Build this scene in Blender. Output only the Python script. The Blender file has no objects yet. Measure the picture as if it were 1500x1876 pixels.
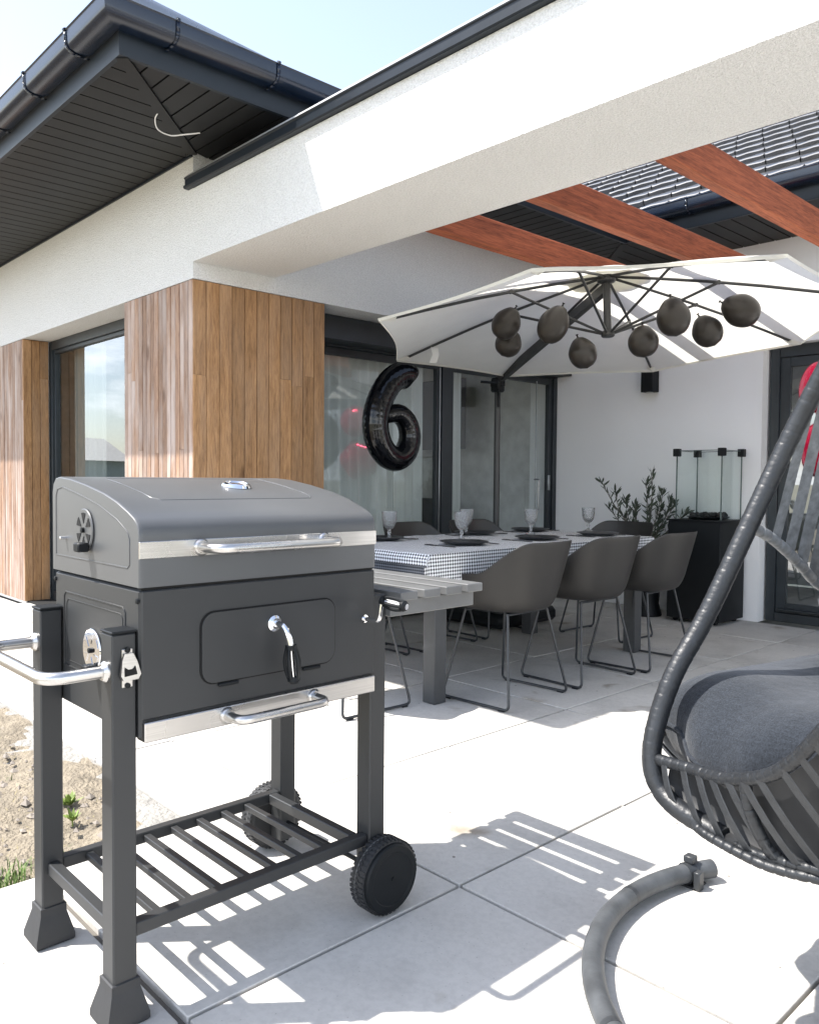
import bpy, math, random
from mathutils import Vector, Matrix
random.seed(7)
S = bpy.context.scene
COL = S.collection
PI = math.pi
rad = math.radians

# ------------------------------------------------------------------ camera, sky, sun, exposure
CAM_Z = 1.09
def cam_axes(yaw, pitch, roll):
    f = Vector((-math.sin(yaw)*math.cos(pitch), math.cos(yaw)*math.cos(pitch), math.sin(pitch)))
    r = Vector((math.cos(yaw), math.sin(yaw), 0)); u = r.cross(f)
    return r*math.cos(roll)+u*math.sin(roll), u*math.cos(roll)-r*math.sin(roll), f
cr, cu, cf = cam_axes(rad(47.158), rad(-1.972), rad(.437))
cd = bpy.data.cameras.new('camera'); cam = bpy.data.objects.new('camera', cd); COL.objects.link(cam)
cam.matrix_world = Matrix(((cr.x, cu.x, -cf.x, 0), (cr.y, cu.y, -cf.y, 0), (cr.z, cu.z, -cf.z, CAM_Z), (0, 0, 0, 1)))
cd.sensor_fit = 'HORIZONTAL'; cd.sensor_width = 36; cd.lens = 1491.208/1500*36
cd.shift_x = .01488; cd.shift_y = -.00565
cd.clip_start = .05; cd.clip_end = 2000
S.camera = cam

SUN = Vector((.40, .49, -1)).normalized()          # direction the sunlight travels
W = bpy.data.worlds.new('World'); S.world = W; W.use_nodes = True
wt = W.node_tree; wt.nodes.clear()
def wn(t, **k):
    n = wt.nodes.new(t)
    for a, b in k.items(): setattr(n, a, b)
    return n
sky = wn('ShaderNodeTexSky'); sky.sky_type = 'NISHITA'; sky.sun_disc = False
sky.sun_elevation = math.asin(-SUN.z); sky.sun_rotation = math.atan2(-SUN.x, -SUN.y)
sky.air_density = 1.0; sky.dust_density = 1.0; sky.ozone_density = 1.0
geo = wn('ShaderNodeTexCoord')
mp = wn('ShaderNodeMapping'); mp.inputs['Scale'].default_value = (1, 1, 3.2)
nz = wn('ShaderNodeTexNoise'); nz.inputs['Scale'].default_value = 3.2; nz.inputs['Detail'].default_value = 7; nz.inputs['Roughness'].default_value = .55
cr1 = wn('ShaderNodeValToRGB'); cr1.color_ramp.elements[0].position = .45; cr1.color_ramp.elements[1].position = .57
sx = wn('ShaderNodeSeparateXYZ')
el = wn('ShaderNodeMapRange'); el.inputs['From Min'].default_value = .40; el.inputs['From Max'].default_value = .22
mu = wn('ShaderNodeMath', operation='MULTIPLY')
mx = wn('ShaderNodeMix', data_type='RGBA')
bg = wn('ShaderNodeBackground'); out = wn('ShaderNodeOutputWorld')
wt.links.new(geo.outputs['Generated'], mp.inputs[0]); wt.links.new(mp.outputs[0], nz.inputs['Vector'])
wt.links.new(nz.outputs['Fac'], cr1.inputs[0]); wt.links.new(geo.outputs['Generated'], sx.inputs[0])
wt.links.new(sx.outputs['Z'], el.inputs['Value'])
wt.links.new(cr1.outputs[0], mu.inputs[0]); wt.links.new(el.outputs[0], mu.inputs[1])
hsv = wn('ShaderNodeHueSaturation'); hsv.inputs['Saturation'].default_value = .72; hsv.inputs['Value'].default_value = 1.08
wt.links.new(sky.outputs[0], hsv.inputs['Color'])
wt.links.new(mu.outputs[0], mx.inputs['Factor']); wt.links.new(hsv.outputs[0], mx.inputs['A'])
mx.inputs['B'].default_value = (11.5, 11.8, 12.2, 1)
wt.links.new(mx.outputs['Result'], bg.inputs[0]); bg.inputs[1].default_value = .10
wt.links.new(bg.outputs[0], out.inputs[0])

ld = bpy.data.lights.new('sun', 'SUN'); ld.energy = 2.95; ld.angle = rad(.53); ld.color = (1, .955, .89)
sun = bpy.data.objects.new('sun', ld); COL.objects.link(sun)
sun.rotation_euler = SUN.to_track_quat('-Z', 'Y').to_euler(); sun.location = (-4, -5, 10)
vs = S.view_settings
vs.view_transform = 'Standard'; vs.look = 'None'; vs.gamma = 1; vs.use_curve_mapping = False; vs.exposure = 1.78
S.cycles.max_bounces = 12; S.cycles.diffuse_bounces = 8; S.cycles.transparent_max_bounces = 16
S.cycles.caustics_reflective = False; S.cycles.caustics_refractive = False

# ------------------------------------------------------------------ mesh helpers
class MB:
    def __init__(s): s.v = []; s.f = []
    def add(s, vs, fs):
        n = len(s.v); s.v += [tuple(p) for p in vs]; s.f += [tuple(i+n for i in f) for f in fs]; return s
    def box(s, x0, x1, y0, y1, z0, z1):
        return s.add([(x0,y0,z0),(x1,y0,z0),(x1,y1,z0),(x0,y1,z0),(x0,y0,z1),(x1,y0,z1),(x1,y1,z1),(x0,y1,z1)],
                     [(0,3,2,1),(4,5,6,7),(0,1,5,4),(1,2,6,5),(2,3,7,6),(3,0,4,7)])
    def cbox(s, x0, x1, y0, y1, z0, z1, c=.002):
        lo = (x0, y0, z0); hi = (x1, y1, z1); vs = []; idx = {}
        for sg in [(a, b, d) for a in (0,1) for b in (0,1) for d in (0,1)]:
            for ax in range(3):
                p = [hi[i] if sg[i] else lo[i] for i in range(3)]
                for i in range(3):
                    if i != ax: p[i] += -c if sg[i] else c
                idx[sg, ax] = len(vs); vs.append(p)
        fs = []
        ctr = [(lo[i]+hi[i])/2 for i in range(3)]
        def face(l):
            a, b, d = Vector(vs[l[0]]), Vector(vs[l[1]]), Vector(vs[l[2]])
            n = (b-a).cross(d-a); m = sum((Vector(vs[i]) for i in l), Vector())/len(l)-Vector(ctr)
            fs.append(tuple(l) if n.dot(m) > 0 else tuple(reversed(l)))
        for ax in range(3):
            o = [i for i in range(3) if i != ax]
            for sgn in (0, 1):
                l = []
                for a, b in ((0,0),(1,0),(1,1),(0,1)):
                    k = [0,0,0]; k[ax] = sgn; k[o[0]] = a; k[o[1]] = b; l.append(idx[tuple(k), ax])
                face(l)
            for a in (0,1):
                for b in (0,1):
                    k0 = [0,0,0]; k0[o[0]] = a; k0[o[1]] = b; k1 = list(k0); k1[ax] = 1
                    face([idx[tuple(k0), o[0]], idx[tuple(k1), o[0]], idx[tuple(k1), o[1]], idx[tuple(k0), o[1]]])
        for sg in [(a, b, d) for a in (0,1) for b in (0,1) for d in (0,1)]:
            face([idx[sg, 0], idx[sg, 1], idx[sg, 2]])
        return s.add(vs, fs)
    def tube(s, pts, r, seg=12, closed=False, cap=True, flat=None):
        pts = [Vector(p) for p in pts]; n = len(pts)
        rr = r if isinstance(r, (list, tuple)) else [r]*n
        T = []
        for i in range(n):
            a = pts[(i-1) % n] if (closed or i > 0) else pts[i]
            b = pts[(i+1) % n] if (closed or i < n-1) else pts[i]
            T.append((b-a).normalized())
        up = Vector((0,0,1)) if abs(T[0].z) < .9 else Vector((1,0,0))
        N = [(up-T[0]*up.dot(T[0])).normalized()]
        for i in range(1, n):
            v = N[-1]-T[i]*N[-1].dot(T[i]); N.append(v.normalized())
        vs = []
        for i in range(n):
            B = T[i].cross(N[i])
            for k in range(seg):
                a = 2*PI*k/seg
                vs.append(pts[i]+(N[i]*math.cos(a)+B*math.sin(a)*(flat or 1))*rr[i])
        fs = []
        for i in range(n if closed else n-1):
            j = (i+1) % n
            for k in range(seg):
                q = (k+1) % seg; fs.append((i*seg+k, i*seg+q, j*seg+q, j*seg+k))
        if cap and not closed:
            fs.append(tuple(reversed(range(seg)))); fs.append(tuple((n-1)*seg+k for k in range(seg)))
        return s.add(vs, fs)
    def lathe(s, prof, c, axis=(0,0,1), seg=24):
        ax = Vector(axis).normalized(); up = Vector((1,0,0)) if abs(ax.x) < .8 else Vector((0,1,0))
        N = (up-ax*up.dot(ax)).normalized(); B = ax.cross(N); c = Vector(c); vs = []; fs = []
        for r, h in prof:
            for k in range(seg):
                a = 2*PI*k/seg; vs.append(c+ax*h+(N*math.cos(a)+B*math.sin(a))*max(r, 1e-5))
        for i in range(len(prof)-1):
            for k in range(seg):
                q = (k+1) % seg; fs.append((i*seg+k, i*seg+q, (i+1)*seg+q, (i+1)*seg+k))
        return s.add(vs, fs)
    def prism(s, poly, fn0, fn1):
        n = len(poly)
        return s.add([fn0(*p) for p in poly]+[fn1(*p) for p in poly],
                     [tuple(reversed(range(n))), tuple(range(n, 2*n))]+[(i, (i+1) % n, n+(i+1) % n, n+i) for i in range(n)])
    def sweep(s, path, prof, inward=None):
        """profile (outward, z) swept along an open plan path with mitred corners; outward = right of travel"""
        P = [Vector((p[0], p[1])) for p in path]; n = len(P); vs = []
        for i in range(n):
            d0 = (P[i]-P[i-1]).normalized() if i else (P[1]-P[0]).normalized()
            d1 = (P[i+1]-P[i]).normalized() if i < n-1 else d0
            n0 = Vector((d0.y, -d0.x)); n1 = Vector((d1.y, -d1.x)); m = (n0+n1).normalized(); k = 1/m.dot(n0)
            for o, z in prof: vs.append((P[i].x+m.x*o*k, P[i].y+m.y*o*k, z))
        q = len(prof); fs = []
        for i in range(n-1):
            for k in range(q):
                j = (k+1) % q; fs.append((i*q+k, i*q+j, (i+1)*q+j, (i+1)*q+k))
        fs.append(tuple(range(q))); fs.append(tuple(reversed([(n-1)*q+k for k in range(q)])))
        return s.add(vs, fs)
    def grid(s, P):
        r = len(P); c = len(P[0])
        return s.add([p for row in P for p in row],
                     [(i*c+j, i*c+j+1, (i+1)*c+j+1, (i+1)*c+j) for i in range(r-1) for j in range(c-1)])
    def mesh(s, name, mat, angle=40):
        me = bpy.data.meshes.new(name); me.from_pydata(s.v, [], s.f); me.update()
        if mat: me.materials.append(mat)
        me.polygons.foreach_set('use_smooth', [True]*len(me.polygons))
        me.set_sharp_from_angle(angle=rad(angle))
        return me
    def build(s, name, mat, parent=None, angle=40, loc=None, local=False):
        return link(name, s.mesh(name, mat, angle), parent, loc, local)

def link(name, me, parent=None, loc=None, local=False):
    o = bpy.data.objects.new(name, me); COL.objects.link(o)
    if loc: o.location = loc
    if parent:
        o.parent = parent
        if not local and parent.type == 'EMPTY': o.matrix_parent_inverse = Matrix.Translation(-parent.location)
    return o
def thing(name, label, cat, loc=(0,0,0), group=None):
    o = bpy.data.objects.new(name, None); COL.objects.link(o); o.location = loc; o.empty_display_size = .1
    o['label'] = label; o['category'] = cat
    if group: o['group'] = group
    return o
def tag(o, label, cat, group=None):
    o['label'] = label; o['category'] = cat
    if group: o['group'] = group
    return o
def copy_tree(o, parent=None):
    c = o.copy(); COL.objects.link(c)
    if parent: c.parent = parent
    for ch in list(o.children): copy_tree(ch, c)
    return c
def sm(a, b, x):
    t = min(1, max(0, (x-a)/(b-a))); return t*t*(3-2*t)
def lerp(a, b, t): return a+(b-a)*t
def spline(P, n=8, closed=False):
    P = [Vector(p) for p in P]; m = len(P); o = []
    for i in range(m if closed else m-1):
        g = (lambda k: P[k % m]) if closed else (lambda k: P[min(m-1, max(0, k))])
        a, b, c, d = g(i-1), g(i), g(i+1), g(i+2)
        for k in range(n):
            t = k/n
            o.append(.5*((2*b)+(c-a)*t+(2*a-5*b+4*c-d)*t*t+(3*b-a-3*c+d)*t**3))
    if not closed: o.append(P[-1])
    return o
def fillet(P, r, n=6):
    P = [Vector(p) for p in P]; o = [P[0]]
    for i in range(1, len(P)-1):
        a = (P[i-1]-P[i]); b = (P[i+1]-P[i]); d = min(r, a.length*.49, b.length*.49)
        A = P[i]+a.normalized()*d; B = P[i]+b.normalized()*d
        for k in range(n+1):
            t = k/n; o.append(A*(1-t)**2+P[i]*2*t*(1-t)+B*t*t)
    o.append(P[-1]); return o

# ------------------------------------------------------------------ materials
def new_mat(name):
    m = bpy.data.materials.new(name); m.use_nodes = True; nt = m.node_tree
    b = nt.nodes['Principled BSDF']; return m, nt, b
def node(nt, t, **k):
    n = nt.nodes.new(t)
    for a, v in k.items():
        if a == 'inp':
            for kk, vv in v.items(): n.inputs[kk].default_value = vv
        else: setattr(n, a, v)
    return n
def ramp(nt, fac, stops):
    n = nt.nodes.new('ShaderNodeValToRGB'); e = n.color_ramp.elements
    while len(e) < len(stops): e.new(.5)
    for q, (p, c) in zip(e, stops): q.position = p; q.color = (*c, 1) if len(c) == 3 else c
    nt.links.new(fac, n.inputs[0]); return n.outputs[0]
def coords(nt, scale=(1,1,1), rnd=False):
    tc = node(nt, 'ShaderNodeTexCoord'); m = node(nt, 'ShaderNodeMapping'); m.inputs['Scale'].default_value = scale
    nt.links.new(tc.outputs['Object'], m.inputs[0])
    if rnd:
        oi = node(nt, 'ShaderNodeObjectInfo'); v = node(nt, 'ShaderNodeVectorMath', operation='SCALE'); v.inputs[0].default_value = (37, 53, 71)
        nt.links.new(oi.outputs['Random'], v.inputs['Scale']); nt.links.new(v.outputs[0], m.inputs['Location'])
    return m.outputs[0]
def noise(nt, vec, sc, det=4, rough=.55, dist=0):
    n = node(nt, 'ShaderNodeTexNoise', inp={'Scale': sc, 'Detail': det, 'Roughness': rough, 'Distortion': dist}); nt.links.new(vec, n.inputs['Vector']); return n.outputs['Fac']
def bump(nt, b, h, strength=.3, dist=.01, prev=None):
    n = node(nt, 'ShaderNodeBump', inp={'Strength': strength, 'Distance': dist}); nt.links.new(h, n.inputs['Height'])
    if prev: nt.links.new(prev, n.inputs['Normal'])
    if b: nt.links.new(n.outputs[0], b.inputs['Normal'])
    return n.outputs[0]
def mixc(nt, fac, a, b, mode='MIX'):
    n = node(nt, 'ShaderNodeMix', data_type='RGBA', blend_type=mode)
    for s_, v in (('Factor', fac), ('A', a), ('B', b)):
        if hasattr(v, 'links') or hasattr(v, 'is_linked'): nt.links.new(v, n.inputs[s_])
        elif isinstance(v, (int, float)): n.inputs[s_].default_value = v
        else: n.inputs[s_].default_value = (*v, 1)
    return n.outputs['Result']
def simple(name, col, rough=.5, metal=0, nsc=None, namt=.15, bsc=None, bst=.1, bdist=.002, spec=.5, coat=0, rnd=False, rvar=0):
    m, nt, b = new_mat(name)
    b.inputs['Roughness'].default_value = rough; b.inputs['Metallic'].default_value = metal
    b.inputs['Specular IOR Level'].default_value = spec; b.inputs['Coat Weight'].default_value = coat
    v = coords(nt, rnd=rnd)
    f = noise(nt, v, nsc or 9, 5)
    c = ramp(nt, f, [(.3, tuple(x*(1-namt) for x in col)), (.7, tuple(min(1, x*(1+namt)) for x in col))])
    nt.links.new(c, b.inputs['Base Color'])
    if rvar:
        r = node(nt, 'ShaderNodeMapRange', inp={'To Min': rough-rvar, 'To Max': rough+rvar}); nt.links.new(f, r.inputs[0]); nt.links.new(r.outputs[0], b.inputs['Roughness'])
    if bsc: bump(nt, b, noise(nt, v, bsc, 3), bst, bdist)
    return m
def stucco(name, col, st=.6, pit_shade=0):
    m, nt, b = new_mat(name); b.inputs['Roughness'].default_value = .9; b.inputs['Specular IOR Level'].default_value = .2
    v = coords(nt)
    f = noise(nt, v, 1.3, 5); c = ramp(nt, f, [(.3, tuple(x*.955 for x in col)), (.7, col)])
    if pit_shade: c = mixc(nt, 1, c, ramp(nt, noise(nt, v, 105, 4, .75), [(.36, (1-pit_shade,)*3), (.56, (1,1,1))]), 'MULTIPLY')  # dark specks put the shade of small stucco pits into the colour
    nt.links.new(c, b.inputs['Base Color'])
    vo = node(nt, 'ShaderNodeTexVoronoi', inp={'Scale': 150}); nt.links.new(v, vo.inputs['Vector'])
    n1 = bump(nt, None, vo.outputs['Distance'], st, .006); bump(nt, b, noise(nt, v, 95, 4, .7), st, .004, n1)
    return m
def woodmat(name, dark, light, grey, gamt, sc=(9, 9, .9), ksc=(5, 5, 2.6), kamt=.8):
    m, nt, b = new_mat(name); b.inputs['Roughness'].default_value = .62; b.inputs['Specular IOR Level'].default_value = .3
    v = coords(nt, sc, True)
    f = noise(nt, v, 3.2, 8, .62, 1.2); g = noise(nt, v, 16, 4, .7, .4)
    c = ramp(nt, f, [(.28, dark), (.5, tuple((a+d)/2 for a, d in zip(dark, light))), (.72, light)])
    c = mixc(nt, .35, c, ramp(nt, g, [(.35, tuple(x*.7 for x in dark)), (.6, light)]))
    v2 = coords(nt, (2.2, 2.2, .55), True); gf = noise(nt, v2, 2.4, 6, .6)
    gm = node(nt, 'ShaderNodeMapRange', inp={'From Min': .42, 'From Max': .66, 'To Max': gamt}); nt.links.new(gf, gm.inputs[0])
    c = mixc(nt, gm.outputs[0], c, grey)
    v3 = coords(nt, ksc, True); vo = node(nt, 'ShaderNodeTexVoronoi', inp={'Scale': .8, 'Randomness': 1}); nt.links.new(v3, vo.inputs['Vector'])
    kn = ramp(nt, vo.outputs['Distance'], [(.05, (.45,.38,.33)), (.13, (1,1,1))])
    c = mixc(nt, kamt, c, kn, 'MULTIPLY')
    oi = node(nt, 'ShaderNodeObjectInfo'); rv = node(nt, 'ShaderNodeMapRange', inp={'To Min': .80, 'To Max': 1.14}); nt.links.new(oi.outputs['Random'], rv.inputs[0])
    hs = node(nt, 'ShaderNodeHueSaturation'); nt.links.new(rv.outputs[0], hs.inputs['Value']); nt.links.new(c, hs.inputs['Color'])
    nt.links.new(hs.outputs[0], b.inputs['Base Color']); bump(nt, b, g, .25, .002)
    return m
def concrete(name, col, sc=2.2):
    m, nt, b = new_mat(name); b.inputs['Roughness'].default_value = .82; b.inputs['Specular IOR Level'].default_value = .3
    v = coords(nt, (1,1,1), True); f = noise(nt, v, sc, 7, .62); g = noise(nt, v, 60, 3, .6)
    c = ramp(nt, f, [(.28, tuple(x*.74 for x in col)), (.5, col), (.72, tuple(x*1.09 for x in col))])
    c = mixc(nt, .5, c, ramp(nt, g, [(.35, (.82,.82,.82)), (.6, (1,1,1))]), 'MULTIPLY')
    st = noise(nt, v, 3.7, 3, .5, .6); c = mixc(nt, 1, c, ramp(nt, st, [(.24, (.62,.58,.53)), (.34, (1,1,1))]), 'MULTIPLY')
    vp = node(nt, 'ShaderNodeTexVoronoi', inp={'Scale': 55}); nt.links.new(v, vp.inputs['Vector'])
    c = mixc(nt, .55, c, ramp(nt, vp.outputs['Distance'], [(.05, (.45,.44,.42)), (.11, (1,1,1))]), 'MULTIPLY')
    vs_ = node(nt, 'ShaderNodeTexVoronoi', inp={'Scale': 7.5}); nt.links.new(v, vs_.inputs['Vector'])
    c = mixc(nt, 1, c, ramp(nt, vs_.outputs['Distance'], [(.028, (.28,.26,.24)), (.045, (1,1,1))]), 'MULTIPLY')
    v9 = node(nt, 'ShaderNodeTexVoronoi', inp={'Scale': 1.9}); dn = node(nt, 'ShaderNodeTexNoise', inp={'Scale': 9, 'Detail': 4}); nt.links.new(v, dn.inputs['Vector'])
    vm = node(nt, 'ShaderNodeVectorMath', operation='MULTIPLY_ADD'); vm.inputs[1].default_value = (.12,.12,.12); nt.links.new(dn.outputs['Color'], vm.inputs[0]); nt.links.new(v, vm.inputs[2]); nt.links.new(vm.outputs[0], v9.inputs['Vector'])
    c = mixc(nt, 1, c, ramp(nt, v9.outputs['Distance'], [(.03, (.58,.52,.45)), (.10, (.82,.79,.75)), (.15, (1,1,1))]), 'MULTIPLY')
    oi = node(nt, 'ShaderNodeObjectInfo'); rv = node(nt, 'ShaderNodeMapRange', inp={'To Min': .93, 'To Max': 1.04}); nt.links.new(oi.outputs['Random'], rv.inputs[0])
    hs = node(nt, 'ShaderNodeHueSaturation'); nt.links.new(rv.outputs[0], hs.inputs['Value']); nt.links.new(c, hs.inputs['Color'])
    nt.links.new(hs.outputs[0], b.inputs['Base Color'])
    bump(nt, b, g, .25, .0015)
    return m
def glass_pane(name, ior=1.9, tint=(.9,.94,.94), rough=0):
    m, nt, b = new_mat(name); nt.nodes.remove(b); o = nt.nodes['Material Output']
    gm_ = node(nt, 'ShaderNodeNewGeometry'); mr_ = node(nt, 'ShaderNodeMapRange', inp={'To Min': ior, 'To Max': 1/ior}); nt.links.new(gm_.outputs['Backfacing'], mr_.inputs[0]); fr = node(nt, 'ShaderNodeFresnel'); nt.links.new(mr_.outputs[0], fr.inputs['IOR']); t = node(nt, 'ShaderNodeBsdfTransparent'); t.inputs[0].default_value = (*tint, 1)
    g = node(nt, 'ShaderNodeBsdfGlossy', inp={'Roughness': rough}); g.inputs[0].default_value = (.93,.97,1,1)
    x = node(nt, 'ShaderNodeMixShader'); nt.links.new(fr.outputs[0], x.inputs[0]); nt.links.new(t.outputs[0], x.inputs[1]); nt.links.new(g.outputs[0], x.inputs[2]); nt.links.new(x.outputs[0], o.inputs[0])
    return m
def fabric_translucent(name, col, tr=.45):
    m, nt, b = new_mat(name); nt.nodes.remove(b); o = nt.nodes['Material Output']; v = coords(nt)
    c = ramp(nt, noise(nt, v, 6, 4), [(.3, tuple(x*.95 for x in col)), (.7, col)])
    d = node(nt, 'ShaderNodeBsdfDiffuse'); t = node(nt, 'ShaderNodeBsdfTranslucent'); x = node(nt, 'ShaderNodeMixShader', inp={0: tr})
    nt.links.new(c, d.inputs[0]); nt.links.new(c, t.inputs[0])
    n = bump(nt, None, noise(nt, v, 5, 3), .25, .02); nt.links.new(n, d.inputs['Normal'])
    nt.links.new(d.outputs[0], x.inputs[1]); nt.links.new(t.outputs[0], x.inputs[2]); nt.links.new(x.outputs[0], o.inputs[0])
    return m

M = {}
M['stucco'] = stucco('white_stucco', (.80, .80, .79), .8, .17)
M['plaster'] = stucco('smooth_white_plaster', (.86, .86, .86), .12)
M['wood'] = woodmat('brown_wood', (.17, .085, .036), (.50, .285, .135), (.42, .31, .22), .3)
M['wood_skylit'] = woodmat('skylit_pale_wood', (.16, .085, .055), (.44, .28, .185), (.52, .44, .40), .8)  # facade-facing planks: paleness from sky light put into the wood colour
M['redwood'] = woodmat('red_stained_pine', (.060, .012, .005), (.40, .115, .050), (.30, .085, .04), .25, (11, .7, 11), (6, 2.2, 6), 1)
M['redwood'].node_tree.nodes['Principled BSDF'].inputs['Roughness'].default_value = .75
M['anthracite'] = simple('anthracite_metal', (.007, .012, .019), .4, rvar=.05, spec=.35)
M['gutter'] = simple('gutter_glossy_metal', (.004, .010, .024), .24, rvar=.05, spec=.6)  # navy tint puts the sky's reflection into the metal colour
M['soffit'] = simple('soffit_panel_paint', (.008, .0085, .0095), .5, spec=.3)
M['tile'] = simple('roof_tile_metal', (.03, .031, .034), .27, nsc=4, rvar=.06, spec=1, bsc=30, bst=.1)
M['tile'].node_tree.nodes['Principled BSDF'].inputs['IOR'].default_value = 1.85
M['cap'] = simple('parapet_cap_metal', (.42, .42, .42), .6)
M['frame'] = simple('window_frame_paint', (.022, .028, .033), .42)
M['steel_light'] = simple('spacer_steel', (.45, .47, .48), .3, 1)
M['pane'] = glass_pane('coated_window_glass', 1.9)
M['pane_r'] = glass_pane('reflective_window_glass', 3.0)
M['clear'] = glass_pane('clear_glass', 1.35, (.97,.985,.98))
M['interior'] = simple('interior_wall', (.55, .55, .53), .9)
M['intdark'] = simple('interior_dark', (.06, .06, .06), .8)
M['slab'] = concrete('concrete_slab', (.555, .535, .50))
M['slab_front'] = concrete('concrete_slab_apron', (.54, .52, .487), 1.6)
M['grout'] = simple('joint_sand', (.13, .12, .105), .95, bsc=150, bst=.5)
M['mortar'] = simple('crumbly_mortar', (.27, .26, .24), .95, nsc=14, namt=.2, bsc=45, bst=.9, bdist=.02)
M['soil'] = simple('dry_soil', (.235, .20, .15), .98, nsc=16, namt=.3, bsc=70, bst=1, bdist=.02)
M['pebble'] = simple('pebble_stone', (.24, .21, .18), .95, nsc=40)
M['field'] = simple('field_grass', (.30, .28, .20), .95, nsc=2, namt=.3)
M['grass'] = simple('grass_blade', (.10, .16, .035), .7, nsc=9, namt=.35)
M['straw'] = simple('dry_straw', (.26, .22, .12), .9, nsc=30, namt=.4)
M['weed'] = simple('weed_leaf', (.19, .26, .06), .6, nsc=9)
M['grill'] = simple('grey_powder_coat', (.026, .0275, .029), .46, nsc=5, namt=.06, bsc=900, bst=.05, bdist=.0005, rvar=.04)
M['grill_top'] = simple('grey_powder_coat_lid', (.070, .073, .076), .46, nsc=5, namt=.05, bsc=900, bst=.05, bdist=.0005, rvar=.03, coat=.45)  # same coat as the body; sun on the top put into paler colour
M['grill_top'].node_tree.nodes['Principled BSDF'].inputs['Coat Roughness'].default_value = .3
M['black'] = simple('black_plastic', (.006, .0075, .009), .5, rvar=.06, spec=.25)
M['rubber'] = simple('black_rubber', (.022, .023, .025), .62, bsc=60, bst=.2)
M['gap'] = simple('dark_gap', (.004, .004, .004), .9)
def brushed(name, col, rough, sc):
    m, nt, b = new_mat(name); b.inputs['Metallic'].default_value = 1; b.inputs['Roughness'].default_value = rough
    v = coords(nt, sc); f = noise(nt, v, 5, 4); c = ramp(nt, f, [(.3, tuple(x*.82 for x in col)), (.7, col)]); nt.links.new(c, b.inputs['Base Color'])
    r = node(nt, 'ShaderNodeMapRange', inp={'To Min': rough-.08, 'To Max': rough+.12}); nt.links.new(noise(nt, coords(nt), 7, 3), r.inputs[0]); nt.links.new(r.outputs[0], b.inputs['Roughness'])
    bump(nt, b, noise(nt, coords(nt), 9, 2), .06, .01); return m
M['steel'] = brushed('brushed_steel', (.62, .605, .585), .26, (90, 1, 90))
M['chrome'] = simple('chrome', (.85, .85, .86), .09, 1, bsc=14, bst=.05)
M['alu'] = simple('grey_aluminium', (.13, .132, .132), .4, .0)
M['table'] = simple('table_metal', (.045, .048, .052), .42)
M['chair'] = simple('dark_grey_shell', (.019, .0175, .016), .48, nsc=4, namt=.08)
M['wire'] = simple('dark_steel_wire', (.028, .031, .035), .4)
M['umb'] = fabric_translucent('cream_canopy', (.85, .84, .78), .56)
M['umb_pole'] = simple('umbrella_pole_paint', (.026, .027, .028), .42)
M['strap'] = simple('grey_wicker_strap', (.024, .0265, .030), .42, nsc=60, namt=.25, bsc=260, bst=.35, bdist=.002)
M['strap_sunlit'] = simple('sunlit_wicker_strap', (.19, .20, .21), .42, nsc=60, namt=.3, bsc=260, bst=.35, bdist=.002)  # sunlit brightness of the hood straps put into a paler colour
M['wrap'] = simple('wrapped_wicker', (.014, .016, .019), .42, nsc=50, namt=.25, bsc=220, bst=.35, bdist=.002)
M['base_tube'] = simple('weathered_grey_tube', (.06, .065, .071), .5, nsc=16, namt=.35, bsc=70, bst=.3, rvar=.1)
def denim(name, col):
    m, nt, b = new_mat(name); b.inputs['Roughness'].default_value = .92; b.inputs['Specular IOR Level'].default_value = .15; b.inputs['Sheen Weight'].default_value = .25
    v = coords(nt, (1,1,1)); a = noise(nt, coords(nt, (260, 260, 26)), 1, 2, .6); d = noise(nt, coords(nt, (40, 40, 420)), 1, 2, .6); e = noise(nt, v, 330, 2)
    c = ramp(nt, a, [(.3, tuple(x*.5 for x in col)), (.7, tuple(x*1.4 for x in col))]); c = mixc(nt, .5, c, ramp(nt, d, [(.3, tuple(x*.45 for x in col)), (.7, tuple(x*1.5 for x in col))]))
    c = mixc(nt, .3, c, ramp(nt, e, [(.4, tuple(x*.4 for x in col)), (.65, tuple(x*2 for x in col))]))
    nt.links.new(c, b.inputs['Base Color']); n1 = bump(nt, None, e, .5, .002); bump(nt, b, noise(nt, v, 7, 3), .35, .03, n1); return m
M['denim'] = denim('grey_woven_cushion', (.021, .025, .032))
M['foil_black'] = simple('black_foil', (.003, .0035, .005), .12, 0, spec=.4, bsc=11, bst=.12, bdist=.02)
M['foil_red'] = simple('red_foil', (.42, .006, .045), .16, .55, bsc=14, bst=.25, bdist=.03)
def latex(name):
    m, nt, b = new_mat(name); b.inputs['Roughness'].default_value = .36; v = coords(nt, (1,1,1), True)
    lw = node(nt, 'ShaderNodeTexNoise', inp={'Scale': 14, 'Detail': 4}); nt.links.new(v, lw.inputs['Vector'])
    nt.links.new(ramp(nt, lw.outputs['Fac'], [(.3, (.020,.0175,.015)), (.7, (.029,.0245,.021))]), b.inputs['Base Color'])
    b.inputs['Subsurface Weight'].default_value = 0; b.inputs['Specular IOR Level'].default_value = .35; return m
M['latex'] = latex('dark_latex')
M['goblet'] = None
def gobletmat():
    m, nt, b = new_mat('embossed_glass'); b.inputs['Roughness'].default_value = .06; b.inputs['Transmission Weight'].default_value = .86; b.inputs['IOR'].default_value = 1.4
    b.inputs['Base Color'].default_value = (.97, .985, 1, 1); v = coords(nt)
    vo = node(nt, 'ShaderNodeTexVoronoi', inp={'Scale': 95}); nt.links.new(v, vo.inputs['Vector']); bump(nt, b, vo.outputs['Distance'], .8, .006); return m
M['goblet'] = gobletmat()
M['plate'] = simple('dark_plate', (.022, .023, .026), .35)
M['cutlery'] = simple('black_cutlery', (.03, .03, .032), .3, .6)
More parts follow.
